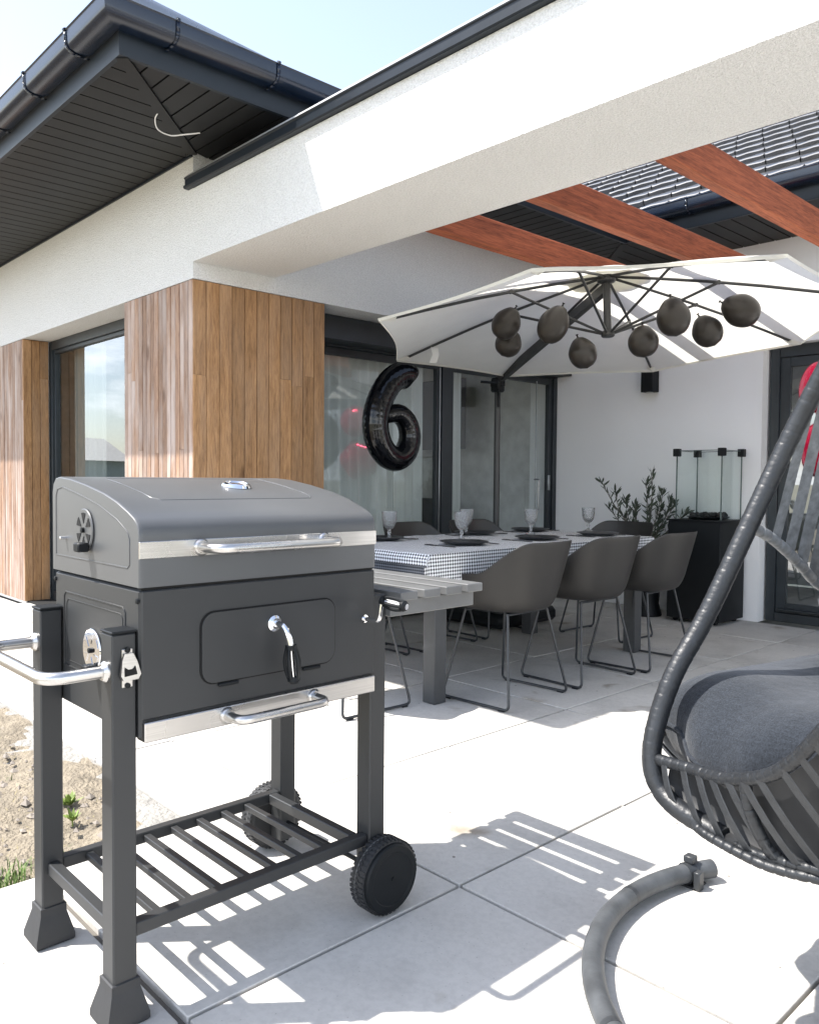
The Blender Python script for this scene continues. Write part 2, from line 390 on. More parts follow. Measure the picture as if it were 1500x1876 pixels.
def gingham(name, s, a=(.90,.91,.93), d=(.018,.02,.026)):
    m, nt, b = new_mat(name); b.inputs['Roughness'].default_value = .9; b.inputs['Specular IOR Level'].default_value = .1
    u = node(nt, 'ShaderNodeUVMap'); sp = node(nt, 'ShaderNodeSeparateXYZ'); nt.links.new(u.outputs[0], sp.inputs[0]); sq = []
    for k in ('X', 'Y'):
        n = node(nt, 'ShaderNodeMath', operation='MULTIPLY'); n.inputs[1].default_value = 1/s; nt.links.new(sp.outputs[k], n.inputs[0])
        w = node(nt, 'ShaderNodeMath', operation='FRACT'); nt.links.new(n.outputs[0], w.inputs[0])
        g = node(nt, 'ShaderNodeMath', operation='GREATER_THAN'); g.inputs[1].default_value = .5; nt.links.new(w.outputs[0], g.inputs[0]); sq.append(g.outputs[0])
    t = node(nt, 'ShaderNodeMath', operation='ADD'); nt.links.new(sq[0], t.inputs[0]); nt.links.new(sq[1], t.inputs[1])
    h = node(nt, 'ShaderNodeMath', operation='MULTIPLY'); h.inputs[1].default_value = .5; nt.links.new(t.outputs[0], h.inputs[0])
    c = ramp(nt, h.outputs[0], [(0, a), (.5, tuple(x*.5+y*.5 for x, y in zip(a, d))), (1, d)])
    nt.links.new(c, b.inputs['Base Color']); bump(nt, b, noise(nt, coords(nt), 400, 2), .3, .001); return m
M['gingham'] = gingham('checked_cloth', .017)
M['gingham_shade'] = gingham('dark_checked_cloth', .014, (.22,.23,.25), (.012,.013,.017))
M['curtain'] = fabric_translucent('sheer_curtain', (.82, .84, .82), .4)
M['curtain_g'] = fabric_translucent('grey_curtain', (.34, .35, .33), .3)
M['leaf'] = simple('olive_leaf', (.050, .066, .045), .5, nsc=20, namt=.4)
M['bark'] = simple('olive_bark', (.13, .12, .10), .9, nsc=30)
M['edge'] = simple('glass_edge_grey', (.10, .13, .125), .25)
M['lava'] = simple('lava_rock', (.02, .02, .02), .9, bsc=60, bst=.8)
M['white_wire'] = simple('white_cable', (.75, .75, .75), .4)
M['label_white'] = fabric_translucent('white_care_tag', (.8, .8, .8), .4)
M['neigh_roof'] = simple('grey_roof_sheet', (.30, .29, .28), .6, nsc=3)
M['neigh_wall'] = simple('grey_green_render', (.20, .25, .26), .9)

# ------------------------------------------------------------------ setting: ground, terrace
YF, XW, YB, ZS = 2.322, -4.23, 6.345, 2.924
ZL, ZB = 2.228, 2.324
g = MB(); N = 24
g.grid([[(-400+800*j/N, -400+800*i/N, -.16) for j in range(N+1)] for i in range(N+1)])
o = g.build('ground', M['field']); o['kind'] = 'structure'
# soil patch with bumps
def soil_h(x, y):
    v = math.sin(x*7.1+y*3.3)*.010+math.sin(x*17+y*23)*.006+math.sin(x*41-y*37)*.004
    return -.045+v+random.uniform(-.006, .006)+.028*sm(.9, 1.15, y)
g = MB(); nx, ny = 130, 90
g.grid([[(-8.3+6.03*j/nx, -1.9+3.15*i/ny, soil_h(-8.3+6.03*j/nx, -1.9+3.15*i/ny)) for j in range(nx+1)] for i in range(ny+1)])
o = g.build('soil', M['soil']); o['kind'] = 'structure'
g = MB(); g.grid([[(-30+24*j/6, -12+14.2*i/6, -.10) for j in range(7)] for i in range(7)])
o = g.build('bare_earth', M['soil']); o['kind'] = 'structure'
# mortar strip against the terrace edge
g = MB(); rows = []
for i in range(7):
    row = []
    for j in range(120):
        x = -8.3+6.03*j/119; t = i/6
        y = 1.262-.235*t*(1+.18*math.sin(x*5)+.12*math.sin(x*13.7)); z = -.012-.05*t**1.6+random.uniform(-.008, .008)*(t > .1)
        row.append((x, y, z))
    rows.append(row)
g.grid(rows[::-1]); o = g.build('mortar_strip', M['mortar'], angle=60); o['kind'] = 'structure'
# pebbles + clods
g = MB()
for k in range(1500):
    x = random.uniform(-6.2, -2.28); y = random.uniform(-.2, 1.16); r = random.choice((.004, .006, .008, .012, .017)); a = random.uniform(0, 6)
    vs = []
    for (px, py, pz) in ((1,0,0),(0,1,0),(-1,0,0),(0,-1,0),(0,0,.8),(0,0,-.6)):
        q = r*random.uniform(.7, 1.3); vs.append((x+(px*math.cos(a)-py*math.sin(a))*q*1.3, y+(px*math.sin(a)+py*math.cos(a))*q, -.036+.02*sm(.9,1.15,y)+pz*q))
    g.add(vs, [(0,1,4),(1,2,4),(2,3,4),(3,0,4),(1,0,5),(2,1,5),(3,2,5),(0,3,5)])
o = g.build('pebbles', M['pebble'], angle=20); o['kind'] = 'stuff'
# grass tufts along the slab edge and scattered straw
def blades(g, x, y, n, h, spread, z=-.04):
    for k in range(n):
        a = random.uniform(0, 2*PI); r = random.uniform(0, spread); bx, by = x+r*math.cos(a), y+r*math.sin(a)
        d = random.uniform(0, 2*PI); L = h*random.uniform(.5, 1.2); w = random.uniform(.0012, .003); lean = random.uniform(.2, .9)*L
        px, py = -math.sin(d)*w, math.cos(d)*w; mxp = (bx+math.cos(d)*lean*.4, by+math.sin(d)*lean*.4, z+L*.65); tp = (bx+math.cos(d)*lean, by+math.sin(d)*lean, z+L*.9)
        g.add([(bx-px,by-py,z),(bx+px,by+py,z),(mxp[0]+px*.8,mxp[1]+py*.8,mxp[2]),(mxp[0]-px*.8,mxp[1]-py*.8,mxp[2]),tp], [(0,1,2,3),(3,2,4)])
g = MB()
for k in range(26): blades(g, -2.31-random.random()*.10, .52+.35*random.random(), 16, .05, .05)
for k in range(16): blades(g, -2.5-random.random()*.5, .35+.3*random.random(), 9, .04, .05)
for k in range(22): blades(g, random.uniform(-4, -2.4), random.uniform(.1, 1.0), 4, .03, .03)
o = g.build('grass', M['grass'], angle=180); o['kind'] = 'stuff'
def weed(x, y, s, label):
    g = MB()
    for k in range(26):
        a = random.uniform(0, 2*PI); t = random.uniform(.2, 1); e = random.uniform(.2, 1.2); L = s*random.uniform(.5, 1); w = s*.16
        d = Vector((math.cos(a)*math.cos(e), math.sin(a)*math.cos(e), math.sin(e))); p = Vector((-math.sin(a), math.cos(a), 0))*w; b = Vector((0,0,t*s*.3))
        g.add([b, b+d*L*.5+p, b+d*L, b+d*L*.5-p], [(0,1,2,3)])
    t = thing('weed', label, 'weed', (x, y, -.03), 'weeds in the dry soil'); g.build('leaves', M['weed'], t, 180, local=True)
    s_ = MB(); s_.tube([(0,0,-.01), (0,0,s*.5)], .0025, 6); s_.build('stem', M['weed'], t, local=True)
weed(-2.74, 1.04, .058, 'leafy green weed in the soil just behind the rear grill leg, the farther one')
weed(-2.61, 1.0, .045, 'smaller spiky green weed in the soil nearer to the grill shelf')
g = MB()
for (x0, y0, x1, y1, L) in ((-3.1,.55,-2.75,.60,.03),(-3.2,.42,-2.8,.52,.02)):
    pts = [(lerp(x0,x1,t/8), lerp(y0,y1,t/8)+.02*math.sin(t*.9), -.03+L*math.sin(t/8*PI)) for t in range(9)]
    g.tube(pts, .003, 5)
for k in range(900):
    x = random.uniform(-5.5, -2.3); y = random.uniform(.0, 1.12); a = random.uniform(0, PI); L = random.uniform(.01, .045); z = -.030+.022*sm(.9, 1.15, y)+random.uniform(0, .012); w = random.uniform(.0008, .002)
    c, s_ = math.cos(a)*L, math.sin(a)*L; g.add([(x-s_/L*w, y+c/L*w, z), (x+s_/L*w, y-c/L*w, z), (x+c, y+s_, z+random.uniform(-.004, .012))], [(0,1,2)])
o = g.build('straw', M['straw'], angle=180); o['kind'] = 'stuff'

# terrace: grout bed + individual slabs
g = MB(); g.box(-2.262, 5, -2.5, YB, -.12, -.018); g.box(-9.5, -2.262, 1.262, YB, -.12, -.018)
terr = g.build('terrace', M['grout']); terr['kind'] = 'structure'
PX, PY, X0, Y0 = .81, .81, -1.458, 1.59
slabcache = {}
def slab(x0, x1, y0, y1, mat):
    j = .0045; w, d = round(x1-x0-2*j, 4), round(y1-y0-2*j, 4)
    if (w, d, mat.name) not in slabcache: slabcache[w, d, mat.name] = MB().cbox(-w/2, w/2, -d/2, d/2, -.05, 0, .0025).mesh('paving_slab', mat)
    link('paving_slab', slabcache[w, d, mat.name], terr, ((x0+x1)/2, (y0+y1)/2, random.uniform(-.0012, .0008)))
ys = [Y0+PY*k for k in range(-4, 7)]
for i in range(-9, 8):
    xa, xb = X0+PX*(i-1), X0+PX*i
    for k in range(-4, 7):
        ya, yb = Y0+PY*k, min(Y0+PY*(k+1), YB-.002)
        if yb-ya < .05: continue
        if xb < -2.2 and yb < 1.3: continue
        if xb < -4.3 and ya > 2.3: continue
        if xb < -2.2 and ya < 1.262: ya = 1.262
        if abs(ya-(Y0-PY)) < .01: ya += .004
        if abs(yb-(Y0-PY)) < .01: yb -= .007
        slab(xa, xb, ya, yb, M['slab'] if ya > .7 else M['slab_front'])

# ------------------------------------------------------------------ house
house = thing('house', 'white rendered house with timber cladding, dark roof and terrace beam', 'house', (XW, YF, 0))
def part(g, name, mat, parent=house, angle=40): return g.build(name, mat, parent, angle)
g = MB()
g.box(-9.6, XW, YF, 2.56, ZL, ZS+.3)                          # facade band over window and cladding
g.box(-9.6, -7.085, YF+.023, 2.56, .02, ZL); g.box(-5.115, XW-.023, YF+.023, 2.56, .05, ZL)
g.box(-4.48, XW, 2.56, YB, ZL, ZS+.3)
g.box(-4.48, XW-.023, 2.56, 3.268-.023, .05, ZL)
g.box(-4.9, -4.48, 2.56, YB, ZL, ZS+.3); g.box(-4.9, -4.48, 2.56, 3.23, 0, ZL)
o = part(g, 'wing_wall', M['stucco'])
g = MB()
g.box(-4.95, -2.712, YB, 6.62, 0, ZS+.3); g.box(-2.712, -.75, YB, 6.62, 2.14, ZS+.3); g.box(-.75, 4.5, YB, 6.62, 0, ZS+.3)
part(g, 'terrace_wall', M['plaster'])
g = MB(); g.box(XW+.0002, 3.2, YF, 2.876, ZB, 2.733); g.box(XW+.06, 3.2, YF+.03, 2.84, 2.733, 2.80)
part(g, 'terrace_beam', M['stucco'])
g = MB(); g.box(2.6, 3.2, YF+.001, 2.875, 0, ZB-.0005); part(g, 'pillar', M['stucco'])
# coping
g = MB(); prof = [(-.02, 2.735), (.028, 2.735), (.034, 2.742), (.034, 2.752), (.024, 2.757), (.024, 2.788), (.03, 2.793), (.03, 2.797), (-.02, 2.797)]
g.sweep([(XW-.05, YF), (3.2, YF)], prof); cop = part(g, 'coping', M['anthracite'])
g = MB(); g.add([(XW-.05, YF-.031, 2.7975), (3.2, YF-.031, 2.7975), (3.2, YF+.005, 2.832), (XW-.05, YF+.005, 2.832), (XW-.05, 2.87, 2.85), (3.2, 2.87, 2.85), (XW-.05, 2.87, 2.7975), (3.2, 2.87, 2.7975)],
                [(0,1,2,3), (3,2,5,4), (4,5,7,6), (0,3,4,6), (1,7,5,2), (0,6,7,1)]); g.build('cap_strip', M['cap'], cop)
# timber cladding: individual planks
def clad(name, origin, dirv, nrm, width, n, z0, z1, mat, seed):
    random.seed(seed)
    cl = MB()
    a = Vector(origin); d = Vector(dirv); nv = Vector(nrm)
    p0 = a-nv*.0225; cl.add([p0+Vector((0,0,z0)), p0+d*width+Vector((0,0,z0)), p0+d*width+Vector((0,0,z1)), p0+Vector((0,0,z1))], [(0,1,2,3)])
    root = cl.build(name, M['gap'], house)
    w = width/n
    for k in range(n):
        cuts = [z0, z1]
        if random.random() < .3: cuts = [z0, random.choice((.55, .9, 1.28, 1.55, 1.72, 1.9))+random.uniform(-.05, .05), z1]
        for q in range(len(cuts)-1):
            g = MB(); ja = .0018 if k else 0; jb = .0018 if k < n-1 else 0; pr = random.uniform(-.0015, .0025)
            x0, x1 = k*w+ja, (k+1)*w-jb; c = .003; t = .021
            za, zb = cuts[q]+.0006, cuts[q+1]-.0006
            def P(u, o, z): return tuple(a+d*u+nv*(o+pr)+Vector((0,0,z)))
            g.add([P(x0,-t,za),P(x0,-c,za),P(x0+c,0,za),P(x1-c,0,za),P(x1,-c,za),P(x1,-t,za),P(x0,-t,zb),P(x0,-c,zb),P(x0+c,0,zb),P(x1-c,0,zb),P(x1,-c,zb),P(x1,-t,zb)],
                  [(0,1,7,6),(1,2,8,7),(2,3,9,8),(3,4,10,9),(4,5,11,10),(5,4,3,2,1,0),(6,7,8,9,10,11),(5,0,6,11)] if d.cross(Vector((0,0,1))).dot(nv) < 0 else
                  [(6,7,1,0),(7,8,2,1),(8,9,3,2),(9,10,4,3),(10,11,5,4),(0,1,2,3,4,5),(11,10,9,8,7,6),(11,6,0,5)])
            me = g.mesh('plank', mat, 20); link('plank', me, root)
    return root
ZW0 = .05
clad('timber_cladding', (XW, YF, 0), (0,1,0), (1,0,0), .946, 11, ZW0, ZL-.004, M['wood'], 3)
clad('timber_cladding', (-5.137, YF, 0), (1,0,0), (0,-1,0), .905, 17, ZW0, ZL-.004, M['wood_skylit'], 4)
clad('timber_cladding', (-9.2, YF, 0), (1,0,0), (0,-1,0), 2.141, 40, ZW0, ZL-.004, M['wood_skylit'], 5)
clad('timber_cladding', (-7.059, YF, 0), (0,1,0), (1,0,0), .205, 3, ZW0, ZL-.004, M['wood'], 6)
random.seed(11)
g = MB(); g.box(-9.6, -5.2, YF+.03, 2.56, -.05, .05); g.box(-5.137, XW-.03, YF+.03, 2.56, -.05, .05); part(g, 'plinth', M['gap'])
g = MB(); g.cbox(-7.08, -5.13, YF-.06, 2.52, -.02, .035, .004); part(g, 'window_step', M['slab'])

# window frames
def window(name, axis, plane, a0, a1, z0, z1, bars, fw, pane, inset=.05, head=0):
    """framed glazing in the plane axis=plane; outward side is -y for axis y, +x for axis x"""
    sgn = -1 if axis == 'y' else 1
    def bx(g, u0, u1, w0, w1, d0, d1, c=.003):
        lo, hi = sorted((plane+sgn*d0, plane+sgn*d1))
        if axis == 'y': g.cbox(u0, u1, lo, hi, w0, w1, c)
        else: g.cbox(lo, hi, u0, u1, w0, w1, c)
    win = MB(); bx(win, a0, a0+fw, z0, z1, -.04, .03); bx(win, a1-fw, a1, z0, z1, -.04, .03)
    bx(win, a0+fw, a1-fw, z1-fw-head, z1, -.04, .03); bx(win, a0+fw, a1-fw, z0, z0+fw, -.04, .03)
    root = win.build(name, M['frame'], house)
    ed = [a0+fw]+[b for b in bars]+[a1-fw]
    for b in bars:
        g = MB(); bx(g, b-.045, b+.045, z0+fw, z1-fw-head, -.035, .026); g.build('mullion', M['frame'], root)
    for q in range(len(ed)-1):
        u0 = ed[q]+(.045 if q else 0); u1 = ed[q+1]-(.045 if q < len(ed)-2 else 0)
        w0, w1 = z0+fw, z1-fw-head
        if inset:
            g = MB(); s = inset
            bx(g, u0+.0005, u0+s, w0, w1, -.03, .012); bx(g, u1-s, u1-.0005, w0, w1, -.03, .012); bx(g, u0+s, u1-s, w1-s, w1-.0005, -.03, .012); bx(g, u0+s, u1-s, w0+.0005, w0+s, -.03, .012)
            g.build('sash', M['frame'], root)
        g = MB(); s = max(inset-.004, 0); d = -.008*sgn
        if axis == 'y': g.add([(u0+s, plane-sgn*.008, w0+s), (u1-s, plane-sgn*.008, w0+s), (u1-s, plane-sgn*.008, w1-s), (u0+s, plane-sgn*.008, w1-s)], [(0,1,2,3)])
        else: g.add([(plane-sgn*.008, u0+s, w0+s), (plane-sgn*.008, u1-s, w0+s), (plane-sgn*.008, u1-s, w1-s), (plane-sgn*.008, u0+s, w1-s)], [(0,1,2,3)])
        g.build('pane', pane, root)
    return root
wl = window('window', 'y', 2.57, -7.10, -5.10, .05, 2.226, [], .075, M['pane_r'], .03)
sd = window('sliding_door', 'x', -4.66, 3.24, YB-.003, .02, 2.226, [4.835], .055, M['pane'], .055, .13)
bd = window('patio_door', 'y', 6.47, -2.695, -.76, .01, 2.14, [-1.75], .07, M['pane_r'], .075, .02)
g = MB(); g.cbox(-4.628, -4.47, 3.24, YB-.003, 2.06, 2.2265, .004); g.build('shutter_box', M['frame'], sd)
g = MB(); g.tube(fillet([(-4.64,6.02,.82),(-4.59,6.02,.82),(-4.59,6.02,1.10),(-4.64,6.02,1.10)], .015), .009, 8); g.build('handle', M['steel_light'], sd)
g = MB(); g.cbox(-4.634, -4.626, 6.21, 6.24, 1.0, 1.14); g.build('lock_plate', M['steel_light'], sd)
for ya in (6.03, 4.76):
    g = MB(); g.cbox(-4.645, -4.636, ya, ya+.012, .08, 2.0, .001); g.build('sash_edge', M['steel_light'], sd)
g = MB(); g.cbox(-2.60, -.9, 6.40, 6.452, .105, .118, .002); g.build('drip_bar', M['frame'], bd)
# rooms behind the glass
g = MB()
g.add([(-9.4,2.75,-.01),(-4.70,2.75,-.01),(-4.70,6.36,-.01),(-9.4,6.36,-.01)], [(0,1,2,3)])
part(g, 'room_floor', M['intdark'])
g = MB()
g.box(-9.5,-9.4,2.6,6.45,0,2.5); g.box(-9.4,-4.952,6.36,6.45,0,2.5); g.box(-9.4,-4.905,2.62,6.36,2.5,2.55)
g.box(-4.6, 4.4, 9.0, 9.1, 0, 2.5); g.box(-4.6,4.4,6.63,9.0,2.5,2.55); g.box(-4.7,-4.6,6.63,9.0,0,2.5); g.box(4.4,4.5,6.63,9,0,2.5)
g.box(-4.6,4.4,6.63,9.0,-.06,-.02)
part(g, 'room_wall', M['interior'])
g = MB(); g.box(-6.2,-5.6,5.2,5.9,0,.9); g.box(-6.3,-5.5,5.95,6.02,1.4,2.1); part(g, 'room_cupboard', M['intdark'])
# outer back walls and side to close the volume
g = MB(); g.box(-9.8,-9.6,2.3,9.3,0,3.2); g.box(-9.6,4.7,9.2,9.35,0,3.2); g.box(4.5,4.7,6.3,9.35,0,3.2); part(g, 'outer_wall', M['stucco'])

# ---- eaves
OV = .778; XE = XW+OV; YE = YF-OV; YE2 = YB-OV
eave_path = [(-9.9, YE), (XE, YE), (XE, YE2), (4.9, YE2)]
g = MB(); g.sweep(eave_path, [(-.02, ZS-.006), (0, ZS-.006), (.004, ZS+.01), (.004, ZS+.15), (-.02, ZS+.15)]); part(g, 'fascia', M['anthracite'])
def gutter(path, name='gutter'):
    outer = [(.0045, 3.016), (.03, 3.008), (.07, 3.010), (.098, 3.020), (.110, 3.034), (.113, 3.048), (.115, 3.090), (.121, 3.096), (.113, 3.101), (.108, 3.092)]
    inner = [(.107, 3.05), (.102, 3.036), (.09, 3.027), (.066, 3.018), (.03, 3.016), (.012, 3.024), (.012, 3.07), (.0045, 3.07)]
    g = MB(); g.sweep(path, outer+inner); return part(g, name, M['gutter'], angle=30)
gut = gutter(eave_path[:])
def bracket(px, py, nx_, ny_):
    g = MB(); pts = [(.006, 3.006), (.03, 3.0035), (.071, 3.0055), (.100, 3.0165), (.1135, 3.032), (.1170, 3.048), (.1190, 3.090), (.1245, 3.101), (.112, 3.104)]
    w = .008; tx, ty = -ny_, nx_
    def P(o, z, s, e=0): return (px+nx_*(o+e)+tx*s, py+ny_*(o+e)+ty*s, z)
    A = [[P(o, z, -w), P(o, z, w)] for o, z in pts]
    for i in range(len(A)-1):
        g.add([A[i][0], A[i][1], A[i+1][1], A[i+1][0]], [(0,1,2,3)])
    b = g.build('gutter_bracket', M['gutter'], gut, 30)
    m = b.modifiers.new('s', 'SOLIDIFY'); m.thickness = .003; m.offset = 1; m.use_even_offset = True
    return b
for x in (-3.76, -4.30, -4.85, -5.4, -5.95, -6.5, -7.05): bracket(x, YE, 0, -1)
for y in (1.76, 2.29, 2.83, 3.4, 3.95, 4.5, 5.0): bracket(XE, y, 1, 0)
for x in (-2.9, -2.36, -1.82, -1.28, -.7): bracket(x, YE2, 0, -1)
# soffit boards
sof = MB().sweep([(-9.9, YE+.02), (XE-.02, YE+.02), (XE-.02, YE2+.02), (4.9, YE2+.02)], [(-.75, ZS+.02), (0, ZS+.02), (0, ZS+.026), (-.75, ZS+.026)]).build('soffit', M['gap'], house)
pw = .118
def board(poly):
    g = MB(); g.prism(poly, lambda x, y: (x, y, ZS), lambda x, y: (x, y, ZS+.014)); 
    me = g.mesh('soffit_board', M['soffit'], 20); link('soffit_board', me, sof)
k = 0
while True:                                                    # front eave, boards run along y
    x1 = XE-.03-k*pw; x0 = x1-pw+.009; k += 1
    if x1 < -9.0: break
    ya0 = YE+.003
    yend = lambda x: min(YF-.003, YE+max(0, (XE-x))-.03)
    a, b = yend(x0), yend(x1)
    if a-ya0 < .03: continue
    board([(x0, ya0), (x1, ya0), (x1, max(b, ya0+.001)), (x0, a)])
pw2 = .104; k = 0
while True:                                                    # side eave of the wing, boards run along x
    y0 = YE+.045+k*pw2; y1 = y0+pw2-.010; k += 1
    if y1 > YE2+.7: break
    xs = lambda y: max(XW+.003, XE-max(0, y-YE)+.03)
    xe = lambda y: XE-.003 if y < YE2 else max(XE-.003-(y-YE2)-.03, XW+.004)
    if xe(y1)-xs(y1) < .03: continue
    board([(xs(y0), y0), (xe(y0), y0), (xe(y1), y1), (xs(y1), y1)])
k = 0
while True:                                                    # eave over the terrace
    x0 = XE-.62+k*pw2*1.15; x1 = x0+pw2*1.15-.010; k += 1
    if x0 > 3.2: break
    ys_ = lambda x: YE2+.003 if x > XE else YE2+(XE-x)+.03
    if YB-.003-ys_(x0) < .03: continue
    board([(x0, ys_(x0)), (x1, ys_(x1)), (x1, YB-.003), (x0, YB-.003)])
def strip(p, q, w=.028):
    d = (Vector(q)-Vector(p)).normalized(); n = Vector((-d.y, d.x, 0))*w
    g = MB(); pl = [Vector(p)-n, Vector(q)-n, Vector(q)+n, Vector(p)+n]
    g.prism([(v.x, v.y) for v in pl], lambda x, y: (x, y, ZS-.009), lambda x, y: (x, y, ZS+.016)); g.build('hip_strip', M['soffit'], sof, 20)
strip((XE-.02, YE+.02, 0), (XW+.01, YF-.01, 0)); strip((XE-.02, YE2+.02, 0), (XW+.05, YB-.05, 0))
g = MB(); g.box(-9.6, XW-.0, YF-.012, YF-.001, ZS-.014, ZS-.001); part(g, 'soffit_trim', M['anthracite'])
# cable hanging under the corner
g = MB(); g.tube(spline([(-3.86,1.93,2.922),(-3.90,1.93,2.90),(-3.95,1.97,2.875),(-3.95,2.04,2.865),(-3.91,2.10,2.875),(-3.86,2.16,2.885)], 8), .0035, 6)
o = g.build('cable', M['white_wire']); tag(o, 'thin white cable curling under the dark roof corner', 'cable')

# ---- roof
TP = math.tan(rad(30)); ZR = 3.088
XR, YR, YR2 = XE+.05, YE-.05, YE2-.05
def zf(y): return ZR+TP*(y-YR)
def zsd(x): return ZR+TP*(XR-x)
def zb(y): return ZR+TP*(y-YR2)
g = MB(); L = 2.9
g.add([(-9.9,YR,ZR),(XR,YR,ZR),(XR-L,YR+L,ZR+TP*L),(-9.9,YR+L,ZR+TP*L)], [(0,1,2,3)])
g.add([(XR,YR,ZR),(XR,YR2,ZR),(XR-L,YR2+L,ZR+TP*L),(XR-L,YR+L,ZR+TP*L)], [(0,1,2,3)])
g.add([(XR,YR2,ZR),(4.9,YR2,ZR),(4.9,YR2+L,ZR+TP*L),(XR-L,YR2+L,ZR+TP*L)], [(0,1,2,3)])
g.add([(-9.9,YR+L,ZR+TP*L),(XR-L,YR+L,ZR+TP*L),(XR-L,YR2+L,ZR+TP*L),(-9.9,9.5,ZR+TP*L)], [(0,1,2,3)])
g.add([(XR-L,YR2+L,ZR+TP*L),(4.9,YR2+L,ZR+TP*L),(4.9,9.5,ZR+TP*L),(-9.9,9.5,ZR+TP*L)], [(0,1,2,3)])
roof = part(g, 'roof', M['tile'])
# metal tiles on the slope over the terrace
ST, TW = .30, .235
def tile_mesh(w):
    g = MB(); hw = w/2-.004; prof = [(0, .0), (0, .034), (.012, .040), (ST+.03, .004)]
    us = [-hw, -hw*.86, -hw*.2, hw*.75, hw]; ext = [.005, 0, .006, 0, .004]
    P = [[(u, a*math.cos(rad(30))-h*math.sin(rad(30)), a*math.sin(rad(30))+(h+e*(h > .001))*math.cos(rad(30))) for u, e in zip(us, ext)] for a, h in prof]
    g.grid(P); return g.mesh('roof_tile', M['tile'], 25)
tm = tile_mesh(TW)
for r in range(10):
    s = r*ST; y = YR2+.004+s*math.cos(rad(30)); z = ZR+.004+s*math.sin(rad(30))
    n = 0
    x = -6.0+(.11 if r % 2 else 0)
    while x < -.2:
        if x > XR-(y-YR2)+.1: link('roof_tile', tm, roof, (x, y, z+random.uniform(-.002, .002)))
        x += TW
g = MB()
for r in range(10):
    s = r*ST; y = YR2+.004+s*math.cos(rad(30)); z = ZR+.004+s*math.sin(rad(30)); c, sn = math.cos(rad(30)), math.sin(rad(30))
    g.add([(-.1,y,z),(4.8,y,z),(4.8,y-.034*sn,z+.034*c),(-.1,y-.034*sn,z+.034*c),(4.8,y+ST*c,z+ST*sn+.004),(-.1,y+ST*c,z+ST*sn+.004)], [(0,1,2,3),(3,2,4,5)])
for r in range(9):                                              # wing slopes, tile rows seen only edge on
    s = r*ST; dx = s*math.cos(rad(30)); z = ZR+.004+s*math.sin(rad(30)); c, sn = math.cos(rad(30)), math.sin(rad(30))
    x = XR-dx-.004; y0, y1 = YR+dx, YR2+dx
    g.add([(x,y0,z),(x,y1,z),(x+.034*sn,y1,z+.034*c),(x+.034*sn,y0,z+.034*c),(x-ST*c,y1,z+ST*sn),(x-ST*c,y0+ST*c,z+ST*sn)], [(0,1,2,3),(3,2,4,5)])
    y = YR+dx+.004; x1 = XR-dx
    g.add([(-9.9,y,z),(x1,y,z),(x1,y-.034*sn,z+.034*c),(-9.9,y-.034*sn,z+.034*c),(x1-ST*c,y+ST*c,z+ST*sn),(-9.9,y+ST*c,z+ST*sn)], [(0,1,2,3),(3,2,4,5)])
o = g.build('roof_tile_rows', M['tile'], roof, 25); o['kind'] = 'stuff'
g = MB(); g.tube([(XR-.02,YR+.02,ZR+.05),(XR-L,YR+L,ZR+TP*L+.05)], .055, 10); g.build('hip_ridge', M['tile'], roof)

# ---- pergola beams
perg = thing('pergola', 'three red stained timber beams spanning from white beam to house', 'pergola', (-2.3, 2.876, ZB))
for x in (-2.895, -2.268, -1.640):
    g = MB(); g.cbox(x-.032, x+.032, 2.878, YB-.002, ZB+.003, ZB+.148, .004); g.build('rafter', M['redwood'], perg, 20)

# ---- curtains
def curtain(x0, y0, x1, y1, z0, z1, amp, waves, mat, label, name='curtain'):
    g = MB(); n = waves*8; d = Vector((x1-x0, y1-y0, 0)); u = d.normalized(); p = Vector((-u.y, u.x, 0)); rows = []
    for z in [z0+(z1-z0)*q/6 for q in range(7)]:
        rows.append([tuple(Vector((x0, y0, z))+d*(k/n)+p*amp*(math.sin(k/8*2*PI)+.35*math.sin(k*.37+1))*(1.0-.25*(z-z0)/(z1-z0))) for k in range(n+1)])
    g.grid(rows); o = g.build(name, mat, None, 180); tag(o, label, 'curtain')
curtain(-4.80, 3.36, -4.80, 4.72, .04, 2.2, .024, 14, M['curtain'], 'pale sheer curtain hanging behind the sliding door beside the black balloon')
curtain(-4.80, 4.92, -4.80, 5.18, .04, 2.2, .024, 4, M['curtain'], 'narrow gathered pale curtain in the second pane of the sliding door')
curtain(-6.96, 2.70, -6.30, 2.70, .06, 2.2, .03, 5, M['curtain_g'], 'grey curtain drawn to the left side of the facade window')

# ------------------------------------------------------------------ neighbour house far across (seen in window reflections)
def neighbour(cx, cy, rz, label):
    t = thing('neighbour_house', label, 'house', (cx, cy, -.1)); t.rotation_euler.z = rz
    g = MB(); g.box(-9,9,-4.5,4.5,0,3.4); g.build('wall', M['neigh_wall'], t, local=True)
    g = MB(); g.add([(-9.8,-5.4,3.2),(9.8,-5.4,3.2),(9.8,0,6.2),(-9.8,0,6.2),(9.8,5.4,3.2),(-9.8,5.4,3.2)], [(0,1,2,3),(3,2,4,5),(0,3,5),(1,4,2)])
    for k in range(28): x = -9.8+.7*k; g.add([(x,-5.45,3.26),(x+.05,-5.45,3.26),(x+.05,0,6.28),(x,0,6.28)], [(0,1,2,3)])
    r = g.build('roof', M['neigh_roof'], t, 20, local=True)
    g = MB(); g.box(-.5,.5,-1.1,-.3,5.2,7.0); g.box(-.6,.6,-1.2,-.2,7.0,7.15); g.build('chimney', M['neigh_wall'], r, local=True)
    for x in (-5, -3.5): g = MB(); g.box(x-.5,x+.5,-3.5,-2.2,4.25,4.95); g.build('skylight', M['steel_light'], r, local=True)
    for x in (-6, -2, 3, 6): g = MB(); g.box(x-.7,x+.7,-4.56,-4.5,1,2.4); g.build('window', M['frame'], t, local=True)
